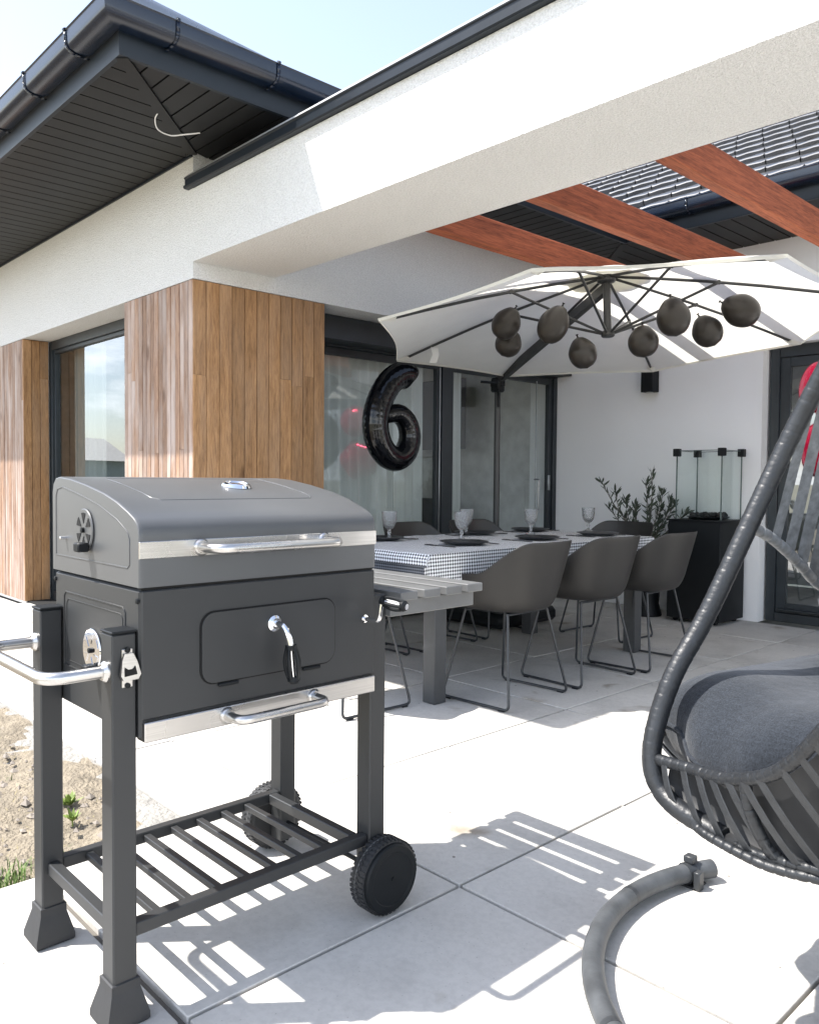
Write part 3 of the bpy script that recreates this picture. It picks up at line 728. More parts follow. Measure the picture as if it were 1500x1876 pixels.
neighbour(-101, -30, rad(70+180), 'distant grey house with chimney seen mirrored in facade window')

# ------------------------------------------------------------------ charcoal grill
GX = -1.51
grill = thing('charcoal_grill', 'large grey charcoal grill cart with steel handles and slatted side shelf', 'grill', (-1.74, 1.02, 0))
def gp(g, name, mat='grill', parent=None, angle=35): return g.build(name, M[mat], parent or grill, angle)
LEGX = ((-1.577, -1.525), (-1.965, -1.913)); LY = (.662, .712); RY = (1.327, 1.378)
for (xa, xb) in LEGX:
    g = MB(); g.cbox(xa, xb, *LY, .06, .783, .003); leg = gp(g, 'leg')
    g = MB(); g.cbox(xa-.0015, xb+.0015, LY[0]-.0015, LY[1]+.0015, .7832, .789, .002); gp(g, 'leg_cap', 'black', leg)
    cx, cy = (xa+xb)/2, (LY[0]+LY[1])/2; g = MB(); rings = [(.041,0), (.044,.004), (.044,.016), (.0305,.066), (.0295,.07), (.0295,.086), (.0265,.088)]
    vs = [(cx+sx_*r, cy+sy_*r, z) for r, z in rings for sx_, sy_ in ((-1,-1),(1,-1),(1,1),(-1,1))]
    g.add(vs, [(3,2,1,0)]+[(i*4+k, i*4+(k+1)%4, i*4+4+(k+1)%4, i*4+4+k) for i in range(6) for k in range(4)]+[(24,25,26,27)]); gp(g, 'foot', 'rubber', leg, 30)
    g = MB(); g.cbox(xa, xb, *RY, .045, .80, .003); gp(g, 'leg')
# fire box with its side pressing
BY0, BY1 = .7135, 1.326
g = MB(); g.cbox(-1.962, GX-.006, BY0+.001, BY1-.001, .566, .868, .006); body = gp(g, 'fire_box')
g = MB(); g.cbox(GX-.0065, GX, BY0+.003, BY1, .607, .866, .003); front = gp(g, 'front_panel')
def rrect(y0, y1, z0, z1, r, n=6):
    P = []
    for cy, cz, a0 in ((y1-r, z1-r, 0), (y0+r, z1-r, 90), (y0+r, z0+r, 180), (y1-r, z0+r, 270)):
        for k in range(n+1):
            a = rad(a0+90*k/n); P.append((cy+r*math.cos(a), cz+r*math.sin(a)))
    return P
def plate_x(g, poly, x0, x1): return g.prism(poly, lambda y, z: (x0, y, z), lambda y, z: (x1, y, z))
g = MB(); plate_x(g, rrect(.843, 1.201, .655, .811, .033), GX+.0002, GX+.0012); gp(g, 'door_seam', 'gap')
g = MB(); plate_x(g, rrect(.8465, 1.1975, .6585, .8075, .030), GX+.0013, GX+.0045); door = gp(g, 'door', angle=25)
for yy in (.885, 1.105): g = MB(); g.cbox(GX+.001, GX+.007, yy, yy+.05, .648, .655, .0015); gp(g, 'hinge', 'black', door)
g = MB(); g.lathe([(0,0),(.018,0),(.018,.004),(.012,.009),(0,.010)], (GX+.0046, 1.025, .768), (1,0,0), 20); g.tube(fillet([(GX+.012,1.025,.768),(GX+.045,1.025,.768),(GX+.058,1.032,.73),(GX+.062,1.038,.645)], .022), .0072, 10); gp(g, 'door_handle', 'chrome', door)
# black cage grip round the handle
def cage(p, q, parent, r=.017):
    p, q = Vector(p), Vector(q); d = (q-p); u = d.normalized(); a = u.orthogonal().normalized(); b = u.cross(a); g = MB()
    for k in range(5):
        th = 2*PI*k/5; o = a*math.cos(th)+b*math.sin(th)
        g.tube([p+d*t+o*(.009+(r-.009)*math.sin(PI*t)) for t in [i/10 for i in range(11)]], .0038, 6)
    g.lathe([(0,0),(.0125,0),(.0125,.010),(0,.010)], p-u*.004, u, 14); g.lathe([(0,0),(.0125,0),(.014,.008),(.010,.014),(0,.014)], q-u*.008, u, 14)
    return g.build('grip', M['black'], parent, 40)
cage((GX+.0585,1.033,.722), (GX+.062,1.038,.648), door)
# ash drawer
g = MB(); g.cbox(GX-.03, GX+.006, BY0+.006, BY1-.002, .563, .603, .002); dr = gp(g, 'ash_drawer', 'steel')
def barhandle(y0, y1, z, x0, x1, r, parent, name='handle'):
    g = MB(); g.tube(fillet([(x0,y0,z),(x1,y0,z),(x1,y1,z),(x0,y1,z)], .035, 8), r, 12)
    for y in (y0, y1): g.lathe([(0,0),(r*1.75,0),(r*1.75,.003),(r*1.35,.008),(0,.008)], (x0,y,z), (1,0,0), 16)
    return g.build(name, M['steel'], parent, 40)
barhandle(.905, 1.135, .584, GX+.0062, GX+.062, .0105, dr)
# lid: smooth arched profile swept along its length, rounded ends
prof = [(-1.970,.872),(-1.970,1.055),(-1.964,1.076),(-1.950,1.087),(-1.930,1.0905),(-1.863,1.086),(-1.776,1.074),(-1.678,1.0565),(-1.614,1.040),(-1.560,1.021),(-1.532,1.009),(-1.518,.999),(-1.5115,.988),(-1.5095,.972),(-1.5095,.872)]
pc = (-1.74, .94)
g = MB(); rows = []
for y, k in ((BY0-.002,.982),(BY0-.0005,.992),(BY0+.003,.9985),(BY0+.008,1.0),(1.02,1.0),(BY1-.008,1.0),(BY1-.003,.9985),(BY1+.0005,.992),(BY1+.002,.982)):
    rows.append([(pc[0]+(x-pc[0])*k, y, pc[1]+(z-pc[1])*k if z > .88 else z) for x, z in prof])
g.grid(rows); n = len(prof); g.add(rows[0], [tuple(reversed(range(n)))]); g.add(rows[-1], [tuple(range(n))])
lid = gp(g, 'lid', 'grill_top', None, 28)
g = MB(); g.cbox(GX-.02, GX-.004, BY0+.004, BY1-.004, .866, .8725, .001); gp(g, 'lid_seam', 'gap')
g = MB(); g.cbox(GX-.002, GX+.003, BY0-.003, BY1+.002, .929, .9635, .0012); ls = gp(g, 'lid_band', 'steel', lid)
barhandle(.845, 1.165, .947, GX+.003, GX+.075, .0105, lid)
g = MB(); g.lathe([(0,.0),(.036,.0),(.037,.004),(.034,.010),(.028,.0125),(.026,.010),(0,.009)], (-1.745, 1.075, 1.0665), (.17,0,.985), 28); gp(g, 'thermometer', 'chrome', lid)
# embossed ridge lines on lid side, lid top and body side
def ridge(pts, parent, r=.0022, mat='grill'):
    g = MB(); g.tube(pts, r, 6, True); return g.build('embossed_line', M[mat], parent, 60)
sp = [(-1.945,.908),(-1.945,1.045),(-1.935,1.062),(-1.905,1.067),(-1.80,1.050),(-1.70,1.030),(-1.61,1.003),(-1.562,.98),(-1.553,.965),(-1.553,.915),(-1.562,.908)]
ridge([(x, BY0-.0015, z) for x, z in sp], lid, .0022, 'grill_top')
ridge([(x, BY0+.0008, z) for x, z in [(-1.905,.655),(-1.905,.815),(-1.895,.825),(-1.59,.825),(-1.58,.815),(-1.58,.67),(-1.59,.655)]], body)
ridge([(x, BY0+.0008, z) for x, z in [(-1.89,.668),(-1.89,.800),(-1.88,.810),(-1.60,.810),(-1.592,.80),(-1.592,.682),(-1.605,.668)]], body, .0014)
tz = lambda x: next(lerp(a[1], b[1], (x-a[0])/(b[0]-a[0])) for a, b in zip(prof[3:-1], prof[4:]) if a[0] <= x <= b[0])+.0002
rp = [(-1.88,.80),(-1.64,.80),(-1.622,.815),(-1.622,1.21),(-1.64,1.225),(-1.88,1.225)]
dense = []
for i in range(len(rp)):
    a, b = rp[i], rp[(i+1) % len(rp)]
    for k in range(8): dense.append((lerp(a[0],b[0],k/8), lerp(a[1],b[1],k/8)))
ridge([(x, y, tz(x)-.0012) for x, y in dense], lid, .0022, 'grill_top')
# vent wheels on the side
def vent(x, z, y, mat, parent, back):
    g = MB(); g.lathe([(0,0),(.046,0),(.047,.002),(.045,.004),(0,.004)], (x,y,z), (0,-1,0), 32); v = g.build('vent', M[back], parent)
    for k in range(6):
        g = MB(); a0 = rad(60*k+14); a1 = rad(60*k+46); P = [(r*math.cos(a), r*math.sin(a)) for r, a in [(.014,(a0+a1)/2)]+[(.038, lerp(a0,a1,t/5)) for t in range(6)]]
        g.prism(P, lambda u, w: (x+u, y-.0043, z+w), lambda u, w: (x+u, y-.0052, z+w)); g.build('vent_hole', M['gap'] if mat != 'brass' else M['chrome'], v, 20)
    g = MB(); g.lathe([(0,0),(.006,0),(.006,.006),(0,.007)], (x,y-.004,z), (0,-1,0), 12); g.cbox(x+.006, x+.034, y-.030, y-.005, z-.046, z-.026, .003); g.build('knob', M['black'], v)
vent(-1.771, .974, BY0-.003, 'dark', lid, 'grill_top'); vent(-1.740, .713, BY0-.0005, 'brass', body, 'chrome')
g = MB(); g.lathe([(0,0),(.004,0),(.004,.014),(0,.015)], (-1.884,BY0-.002,.95), (0,-1,0), 8); gp(g, 'pin', 'chrome', lid)
for z in (.845,): g = MB(); g.lathe([(0,0),(.006,0),(.005,.004),(0,.005)], (-1.523, BY0+.001, z), (0,-1,0), 10); gp(g, 'screw', 'black', body)
g = MB(); g.lathe([(0,0),(.006,0),(.005,.004),(0,.005)], (-1.955, BY0+.001, .85), (0,-1,0), 10); gp(g, 'screw', 'black', body)
# push handle on the left legs
g = MB(); zz = .708
g.tube(fillet([(-1.551,LY[0],zz),(-1.551,.545,zz),(-1.939,.545,zz),(-1.939,LY[0],zz)], .045, 8), .0125, 14)
for x in (-1.551, -1.939): g.lathe([(0,0),(.021,0),(.021,.004),(.016,.011),(0,.011)], (x,LY[0],zz), (0,-1,0), 18)
gp(g, 'push_handle', 'steel')
# bottle opener
g = MB(); yo, zo = .692, .715; X = -1.5245
g.cbox(X, X+.003, yo-.011, yo+.011, zo-.038, zo+.038, .001); 
out_ = [(yo-.017,zo-.012),(yo-.013,zo+.018),(yo-.009,zo+.030),(yo+.009,zo+.030),(yo+.017,zo+.014),(yo+.024,zo-.012),(yo+.018,zo-.022),(yo-.012,zo-.022)]
g.prism(out_, lambda a, b: (X+.004,a,b), lambda a, b: (X+.010+.003*(b < zo),a,b)); op = gp(g, 'bottle_opener', 'steel')
g = MB(); g.prism([(yo-.010,zo-.014),(yo-.009,zo+.004),(yo-.002,zo-.001),(yo+.006,zo-.001),(yo+.012,zo+.005),(yo+.016,zo-.012)], lambda a, b: (X+.0105,a,b), lambda a, b: (X+.0137,a,b)); g.build('opening', M['gap'], op, 20)
for dz in (-.034, .036): g = MB(); g.lathe([(0,0),(.0055,0),(.0055,.003),(0,.004)], (X+.003,yo,zo+dz), (1,0,0), 10); g.build('screw', M['black'], op)
# crank on the right front
g = MB(); g.lathe([(0,0),(.010,0),(.010,.004),(0,.005)], (GX,1.292,.748), (1,0,0), 14); g.tube(fillet([(GX,1.292,.748),(GX+.055,1.292,.748),(GX+.058,1.296,.79),(GX+.062,1.300,.797)], .014, 5), .0055, 10)
g.tube([(GX+.052,1.300,.797),(GX+.125,1.318,.789)], .0075, 10); crank = gp(g, 'crank', 'chrome'); cage((GX+.058,1.302,.797), (GX+.118,1.316,.790), crank, .015)
# side shelf: rails and four slats
shelf = gp(MB().cbox(GX-.002-.026, GX+.001, RY[1]+.001, 1.692, .742, .783, .002), 'shelf_rail', 'alu')
gp(MB().cbox(-1.955, -1.93, RY[1]+.001, 1.692, .742, .783, .002), 'shelf_rail', 'alu')
for k in range(4):
    y0 = 1.392+.083*k; g = MB(); g.cbox(-1.985, -1.484, y0, y0+.060, .7835, .806, .002); gp(g, 'shelf_slat', 'alu')
# bottom rack
ZK = .176
g = MB(); g.cbox(-1.560, -1.533, .7125, 1.3265, ZK-.012, ZK+.016, .002); gp(g, 'rack_rail')
g = MB(); g.cbox(-1.945, -1.918, .7125, 1.3265, ZK-.012, ZK+.016, .002); gp(g, 'rack_rail')
g = MB(); g.cbox(-1.9125, -1.578, .675, .700, ZK-.012, ZK+.016, .002); gp(g, 'rack_rail')
g = MB(); g.cbox(-1.917, -1.561, 1.289, 1.314, ZK-.012, ZK+.016, .002); gp(g, 'rack_rail')
for k in range(7):
    y = .775+.0735*k; g = MB(); g.cbox(-1.9175, -1.5605, y-.009, y+.009, ZK-.006, ZK+.010, .0015); gp(g, 'rack_slat')
# wheels, axle
g = MB(); g.tube([(-2.0,1.352,.095),(-1.46,1.352,.095)], .006, 10); gp(g, 'axle', 'black')
def wheel(x, s):
    R = .094; w = .052; c = (x, 1.352, R+.001)
    g = MB(); g.lathe([(.03,0),(R*.84,0),(R*.88,.003),(R*.94,.004),(R*.965,.010),(R*.965,w-.010),(R*.94,w-.004),(R*.88,w-.003),(R*.84,w),(.03,w)], c, (s,0,0), 48)
    for row, (u0, u1) in enumerate(((.003,.019),(.021,.031),(.033,.049))):
        for k in range(44):
            a0 = 2*PI*(k+(.5 if row == 1 else 0))/44; a1 = a0+2*PI/44*.56; P = []
            for u in (u0, u1):
                for r in (R*.955, R*.988):
                    for a in (a0, a1): P.append((x+s*u, c[1]+r*math.cos(a), c[2]+r*math.sin(a)))
            g.add(P, [(0,1,3,2),(4,6,7,5),(2,3,7,6),(0,2,6,4),(1,5,7,3)])
    wh = gp(g, 'wheel', 'rubber', None, 30)
    g = MB(); g.lathe([(0,.0),(R*.915,-.004),(R*.905,.004),(R*.86,.0075),(R*.70,.0085),(R*.685,.0075),(0,.009)], (x+s*w, c[1], c[2]), (s,0,0), 40); g.build('hubcap', M['black'], wh, 30)
    g = MB(); g.lathe([(R*.965,0),(R*.985,.0008),(R*.985,.0022),(R*.965,.003)], (x+s*.0185, c[1], c[2]), (s,0,0), 48); g.build('mould_line', M['alu'], wh, 30)
wheel(-1.523, 1); wheel(-1.967, -1)

# ------------------------------------------------------------------ dining table and cloths
TX0, TX1, TY0, TY1, TZ = -3.66, -2.70, 2.70, 4.74, .73
tab = thing('dining_table', 'long grey dining table under a checked cloth between dark chairs', 'table', ((TX0+TX1)/2, (TY0+TY1)/2, 0))
g = MB(); g.cbox(TX0+.01, TX1-.01, TY0+.01, TY1-.01, .685, .724, .004); g.build('tabletop', M['table'], tab)
for x in (TX0+.03, TX1-.112):
    for y in (TY0+.085, TY1-.155): g = MB(); g.cbox(x, x+.082, y, y+.082, 0, .684, .003); g.build('leg', M['table'], tab)
def cloth(name, label, mat, over, zt, wob, seed, out_=1):
    random.seed(seed); ox0, ox1, oy0, oy1 = over; dx = .03
    us = [-ox0+i*dx for i in range(int((TX1-TX0+ox0+ox1)/dx)+1)]; vv = [-oy0+i*dx for i in range(int((TY1-TY0+oy0+oy1)/dx)+1)]
    Wd, Ln = TX1-TX0, TY1-TY0; P = []; uv = []
    for b in vv:
        row = []
        for a in us:
            x = min(max(a, 0), Wd); y = min(max(b, 0), Ln); hx = max(-a, a-Wd, 0); hy = max(-b, b-Ln, 0); h = max(hx, hy); z = zt-h*.985
            sgx = -1 if a < 0 else 1; sgy = -1 if b < 0 else 1
            fold = wob*h/.2*(math.sin(b*19+1)*.6+math.sin(b*43)*.3) if hx >= hy else wob*h/.2*(math.sin(a*17+2)*.6+math.sin(a*39)*.3)
            if hx > 0 and hx >= hy: X = x+sgx*((.006+.05*h)*out_+fold); Y = y+sgy*hy*.55
            elif hy > 0: X = x+sgx*hx*.55; Y = y+sgy*((.006+.05*h)*out_+fold)
            else: X, Y = x, y; z += .0012*math.sin(a*31+b*17)+.001*math.sin(b*53)
            if hx > 0 and hy > 0:
                m = min(hx, hy); X += sgx*m*.45; Y += sgy*m*.45
            row.append((TX0+X, TY0+Y, z)); uv.append((a, b))
        P.append(row)
    g = MB(); g.grid(P); me = g.mesh(name, M[mat], 70); ul = me.uv_layers.new(name='UVMap')
    for l in me.loops: ul.data[l.index].uv = uv[l.vertex_index]
    return tag(link(name, me), label, 'tablecloth')
cloth('tablecloth', 'black and white checked cloth spread over the long dining table', 'gingham', (.12, .19, .055, .12), .737, .012, 3)
cloth('tablecloth', 'darker checked under cloth hanging at the near end of the dining table', 'gingham_shade', (.0, .0, .19, .0), .728, .0, 5, 0)

# ------------------------------------------------------------------ chairs
def shell_mesh():
    def se(th, ax, ay, e=2.6):
        c, s = math.cos(th), math.sin(th); r = (abs(c/ax)**e+abs(s/ay)**e)**(-1/e); return r
    n = 72; P = []
    def hgt(d):
        d = abs(d)
        if d > 180: d = 360-d
        a = lerp(.797, .640, sm(34, 88, d)); a = lerp(a, .625, sm(88, 120, d)); return lerp(a, .463, sm(116, 143, d))
    levels = [0, .35, .7, .92, 1.0]
    wall = [.12, .3, .5, .7, .86, .96, 1.0]
    for k in range(n):
        d = -180+360*k/n; th = rad(d); back = math.cos(th) > 0
        rb = se(th, .20 if back else .235, .205); rt = se(th, .275 if back else .245, .288, 2.8 if back else 2.6); h = hgt(d)
        col = [(rb*l*math.cos(th), rb*l*math.sin(th), .447+.013*max(0, l-.7)/.3*(1 if True else 0)) for l in levels]
        for w in wall:
            z = .462+(h-.462)*w; t = (z-.45)/.345; r = rb+(rt-rb)*min(1, t)**.62
            bx_ = .035*max(0, t-.45)*max(0, math.cos(th))
            col.append((r*math.cos(th)+bx_, r*math.sin(th), z))
        P.append(col)
    P.append(P[0]); g = MB(); g.grid(P); me = g.mesh('shell', M['chair'], 80)
    import bmesh
    b = bmesh.new(); b.from_mesh(me); bmesh.ops.remove_doubles(b, verts=b.verts, dist=.0004); bmesh.ops.recalc_face_normals(b, faces=b.faces); b.to_mesh(me); b.free()
    return me
def make_chair():
    t = thing('dining_chair', 'x', 'chair', (0,0,0), 'dark grey shell chairs around the dining table')
    s = link('shell', shell_mesh(), t, local=True)
    md = s.modifiers.new('thickness', 'SOLIDIFY'); md.thickness = .007; md.offset = 0
    md = s.modifiers.new('smooth', 'SUBSURF'); md.levels = 1; md.render_levels = 1
    for sy in (-1, 1):
        g = MB(); g.tube(fillet([(.13,.165*sy,.443),(.205,.25*sy,.009),(-.205,.25*sy,.009),(-.13,.165*sy,.443)], .03, 6), .0068, 9); lg = g.build('sled_leg', M['wire'], t, local=True)
        for x in (-.165, .165): g = MB(); g.cbox(x-.017, x+.017, .25*sy-.009, .25*sy+.009, 0, .006, .001); g.build('glide', M['black'], lg, local=True)
    for x in (-.128, .128): g = MB(); g.tube([(x,-.17,.441),(x,.17,.441)], .0068, 8); g.build('cross_bar', M['wire'], t, local=True)
    return t
ch0 = make_chair()
CH = [(-2.622, 3.187, 3, 'dark shell chair nearest the grill on the near long side of the table'),
      (-2.615, 3.815, -2, 'middle dark shell chair on the near long side of the table'),
      (-2.585, 4.402, 2, 'dark shell chair on the near long side, closest to the black heater cabinet'),
      (-3.80, 3.20, 180, 'dark chair on the window side of the table, nearest the grill lid'),
      (-3.80, 3.83, 182, 'dark chair on the window side of the table, below the black number balloon'),
      (-3.80, 4.46, 177, 'dark chair on the window side of the table, beside the umbrella pole'),
      (-3.20, 4.99, 88, 'dark chair at the far head of the table before the olive plant'),
      (-3.06, 2.50, -92, 'dark chair at the near head of the table behind the grill')]
for i, (x, y, r, lab) in enumerate(CH):
    c = ch0 if i == 0 else copy_tree(ch0)
    c.location = (x, y, .001); c.rotation_euler = (0, 0, rad(r)); c['label'] = lab

# ------------------------------------------------------------------ table settings
ZT = .7385
plate_me = MB().lathe([(0,.004),(.09,.004),(.112,.010),(.132,.017),(.134,.020),(.130,.021),(.110,.014),(.088,.009),(0,.009)], (0,0,0), seg=48).mesh('plate', M['plate'], 50)
gob = MB().lathe([(0,.0),(.036,.0),(.037,.003),(.020,.009),(.009,.018),(.0075,.030),(.012,.040),(.0085,.050),(.009,.058),(.022,.066),(.036,.085),(.0425,.110),(.0445,.150),(.0455,.164),(.043,.1645),(.041,.150),(.0385,.110),(.032,.088),(.018,.072),(0,.069)], (0,0,0), seg=32).mesh('wine_goblet', M['goblet'], 60)
def knife_mesh():
    g = MB(); g.cbox(-.10, .0, -.007, .007, 0, .004, .0015); g.add([(0,-.007,.001),(.09,-.006,.001),(.11,.006,.001),(0,.007,.001),(0,-.007,.003),(.09,-.006,.003),(.11,.006,.003),(0,.007,.003)], [(0,3,2,1),(4,5,6,7),(0,1,5,4),(1,2,6,5),(2,3,7,6),(3,0,4,7)]); return g.mesh('table_knife', M['cutlery'], 30)
def fork_mesh():
    g = MB(); g.cbox(-.10, .035, -.005, .005, 0, .004, .0015); g.cbox(.034, .056, -.012, .012, .001, .005, .001)
    for y in (-.0105, -.0035, .0035, .0105): g.cbox(.055, .10, y-.0018, y+.0018, .002, .006, .0006)
    return g.mesh('table_fork', M['cutlery'], 30)
kn, fk = knife_mesh(), fork_mesh()
SET = [(-2.99, 3.27, 0, 'near side, before the chair nearest the grill'), (-2.98, 3.90, 0, 'near side, before the middle chair'), (-2.97, 4.52, 0, 'near side, before the chair by the heater cabinet'),
       (-3.50, 3.12, 1, 'window side, before the chair nearest the grill lid'), (-3.50, 3.93, 1, 'window side, below the black number balloon'), (-3.50, 4.50, 1, 'window side, beside the umbrella pole')]
for x, y, sd_, where in SET:
    s = 1 if sd_ == 0 else -1
    o = link('dinner_plate', plate_me, None, (x, y, ZT)); tag(o, 'dark round plate on checked cloth, '+where, 'plate', 'dark dinner plates')
    o = link('table_fork', fk, None, (x+.0, y-.185*s, ZT)); o.rotation_euler.z = rad(180 if sd_ == 0 else 0)+rad(6); tag(o, 'black fork beside plate, '+where, 'fork', 'black forks')
    o = link('table_knife', kn, None, (x+.0, y+.18*s, ZT)); o.rotation_euler.z = rad(180 if sd_ == 0 else 0)-rad(5); tag(o, 'black knife beside plate, '+where, 'knife', 'black knives')
for (x, y, where) in [(-3.506,3.189,'nearest the grill lid'), (-3.22,3.50,'in front of the other of the overlapping pair'), (-3.52,3.868,'half hidden behind the other of the overlapping pair'), (-3.30,4.25,'alone before the dark window frame'), (-3.25,4.83,'before the white wall, farthest on the table')]:
    o = link('wine_goblet', gob, None, (x, y, ZT)); tag(o, 'embossed clear goblet on checked cloth, '+where, 'glass', 'embossed goblets on the table')

# ------------------------------------------------------------------ cantilever umbrella
uc = Vector((-2.691, 4.168, 1.965)); un = Vector((-.061, .017, .998)).normalized()
tips = [Vector(p) for p in ((-1.431,3.557,2.054),(-2.23,2.852,2.013),(-3.298,2.904,1.951),(-4.013,3.702,1.888),(-3.951,4.781,1.878),(-3.152,5.486,1.909),(-2.084,5.434,1.982),(-1.369,4.625,2.034))]
apex = uc+un*.345
umb = thing('cantilever_umbrella', 'cream octagonal cantilever parasol with dark ribs above the dining table', 'umbrella', (-4.08, 4.78, 0))
g = MB(); R_ = 10
for k in range(8):
    a, b = tips[k], tips[(k+1) % 8]; P = []
    for i in range(R_+1):
        t = i/R_; row = []
        for j in range(9):
            s = j/8; e = a.lerp(b, s); p = apex.lerp(e, t); sag = math.sin(PI*s)*t*t
            p = p+(apex-e)*0*.0-un*(.010*math.sin(PI*s)*math.sin(PI*t))+(uc-e)*.030*sag
            p = p+un*(.035*math.sin(PI*min(t, 1))*(.6))
            row.append(p)
        P.append(row)
    g.grid(P[1:] if False else P)
can = g.build('canopy', M['umb'], umb, 25)
g = MB()
for k in range(8):
    a, b = tips[k], tips[(k+1) % 8]; P = []
    for j in range(9):
        s = j/8; e = a.lerp(b, s); e = e+(uc-e)*.030*math.sin(PI*s); P.append([e, e-un*.014+(uc-e)*.004])
    g.grid(P)
g.build('hem', M['umb'], can, 25)
g = MB(); g.lathe([(0,.016),(.09,.010),(.20,-.020),(.235,-.036),(.22,-.036),(.06,-.004)], apex+un*.006, un, 24); g.build('vent_cap', M['umb'], can, 50)
g = MB(); g.lathe([(0,-.375),(.034,-.375),(.040,-.368),(.040,-.345),(.022,-.338),(.022,-.06),(.050,-.052),(.055,-.045),(.055,-.018),(0,-.015)], apex, un, 16); hub = g.build('hub', M['umb_pole'], umb, 40)
for k in range(8):
    tp = tips[k]; d = (tp-apex)
    def cp(t): return apex+d*t+un*(.035*math.sin(PI*t)*.6-.018)
    g = MB(); g.tube([cp(.03), cp(.2), cp(.4), cp(.6), cp(.8), cp(.945)], .0085, 6); rb = g.build('rib', M['umb_pole'], umb)
    m = cp(.44); h = apex-un*.352+(d-un*d.dot(un)).normalized()*.035
    g = MB(); g.tube([h, m], .0080, 6); g.lathe([(0,-.008),(.012,-.008),(.012,.008),(0,.008)], m, d.cross(un), 8); g.build('strut', M['umb_pole'], rb)
    g = MB(); q = cp(.93); e = tp+(apex-tp)*.01; sd2 = d.cross(un).normalized()
    g.add([q-sd2*.03-un*.004, q+sd2*.03-un*.004, e+sd2*.016-un*.008, e-sd2*.016-un*.008, q-un*.016, e-un*.018], [(0,4,5,3),(4,1,2,5),(0,1,4)]); g.build('rib_pocket', M['umb'], rb, 30)
px_, py_ = -4.06, 4.80
g = MB(); g.tube([(px_,py_,.1),(px_,py_,1.86)], .024, 14); g.build('pole', M['umb_pole'], umb)
g = MB(); g.cbox(px_-.34, px_+.34, py_-.34, py_+.34, .02, .13, .03); g.lathe([(.05,.12),(.05,.22),(.03,.24)], (px_,py_,0)); g.build('base', M['black'], umb)
a0 = Vector((px_, py_, 1.845)); a1 = apex-un*.085
g = MB(); dd = (a1-a0); sdv = dd.cross(Vector((0,0,1))).normalized()*.019; upv = sdv.cross(dd).normalized()*.027; P = []
for q in (a0-dd*.02, a1): P += [q-sdv-upv, q+sdv-upv, q+sdv+upv, q-sdv+upv]
g.add(P, [(0,3,2,1),(4,5,6,7),(0,1,5,4),(1,2,6,5),(2,3,7,6),(3,0,4,7)]); g.build('arm', M['umb_pole'], umb, 20)
g = MB(); g.cbox(px_-.042, px_+.042, py_-.042, py_+.042, 1.76, 1.87, .012); g.cbox(px_-.055, px_+.055, py_-.03, py_+.03, 1.80, 1.85, .008); g.build('slider', M['black'], umb)
g = MB(); g.tube(fillet([(px_+.02,py_-.03,1.79),(px_+.06,py_-.06,1.74),(px_+.06,py_-.06,1.64)], .02), .012, 8); g.tube([(px_+.03,py_-.05,1.825),(px_-.06,py_-.13,1.835)], .010, 8); g.build('crank', M['black'], umb)
g = MB(); q = apex+(tips[3]-apex)*.80-un*.02
g.add([q+Vector((-.012,-.02,0)), q+Vector((.012,.02,0)), q+Vector((.02,.025,-.05)), q+Vector((-.004,-.012,-.05)), q+Vector((.004,.02,-.10)), q+Vector((-.022,-.022,-.10))], [(0,1,2,3),(3,2,4,5)]); g.build('care_tag', M['label_white'], umb, 60)

# ------------------------------------------------------------------ latex balloons
BAL = [(-3.026,3.65,1.99,.081,.098,(.5,.3,1),'upper of two overlapping dark balloons hanging at the left of the canopy'),
       (-3.163,3.837,1.914,.080,.085,(.5,.3,1),'lower of two overlapping dark balloons hanging at the left of the canopy'),
       (-2.748,3.719,1.956,.084,.112,(.35,.30,1),'dark balloon crossing the umbrella arm, left of the hub'),
       (-2.725,3.965,1.824,.080,.094,(-.25,-.2,1),'lowest dark balloon, just below and left of the umbrella hub'),
       (-2.435,4.128,1.875,.084,.092,(-.05,-.05,1),'round dark balloon just right of the umbrella hub, above the wall lamp'),
       (-2.219,4.061,1.971,.088,.106,(-.12,-.12,1),'larger dark balloon in the group right of the hub, tied at a strut'),
       (-2.244,4.491,1.955,.084,.097,(-.4,-.4,1),'dark balloon second from the right under the canopy'),
       (-2.071,4.531,2.053,.091,.112,(-.75,-.75,.45),'dark balloon lying sideways, farthest right under the canopy')]
for x, y, z, rw, rh, ax, lab in BAL:
    t = thing('balloon', lab, 'balloon', (x, y, z), 'dark balloons tied under the umbrella'); a = Vector(ax).normalized()
    pr = []
    for k in range(19):
        u = -1+2*k/18; r = math.sqrt(max(0, 1-u*u)); r *= 1-.16*sm(.1, 1, u)-.05*u; pr.append((rw*r, rh*u))
    g = MB(); g.lathe(pr, (0,0,0), a, 28); g.build('skin', M['latex'], t, 180, local=True)
    g = MB(); g.lathe([(.004,0),(.006,.004),(.003,.009),(.009,.016),(.008,.018),(0,.014)], a*(rh-.002), a, 10); g.build('knot', M['latex'], t, 60, local=True)
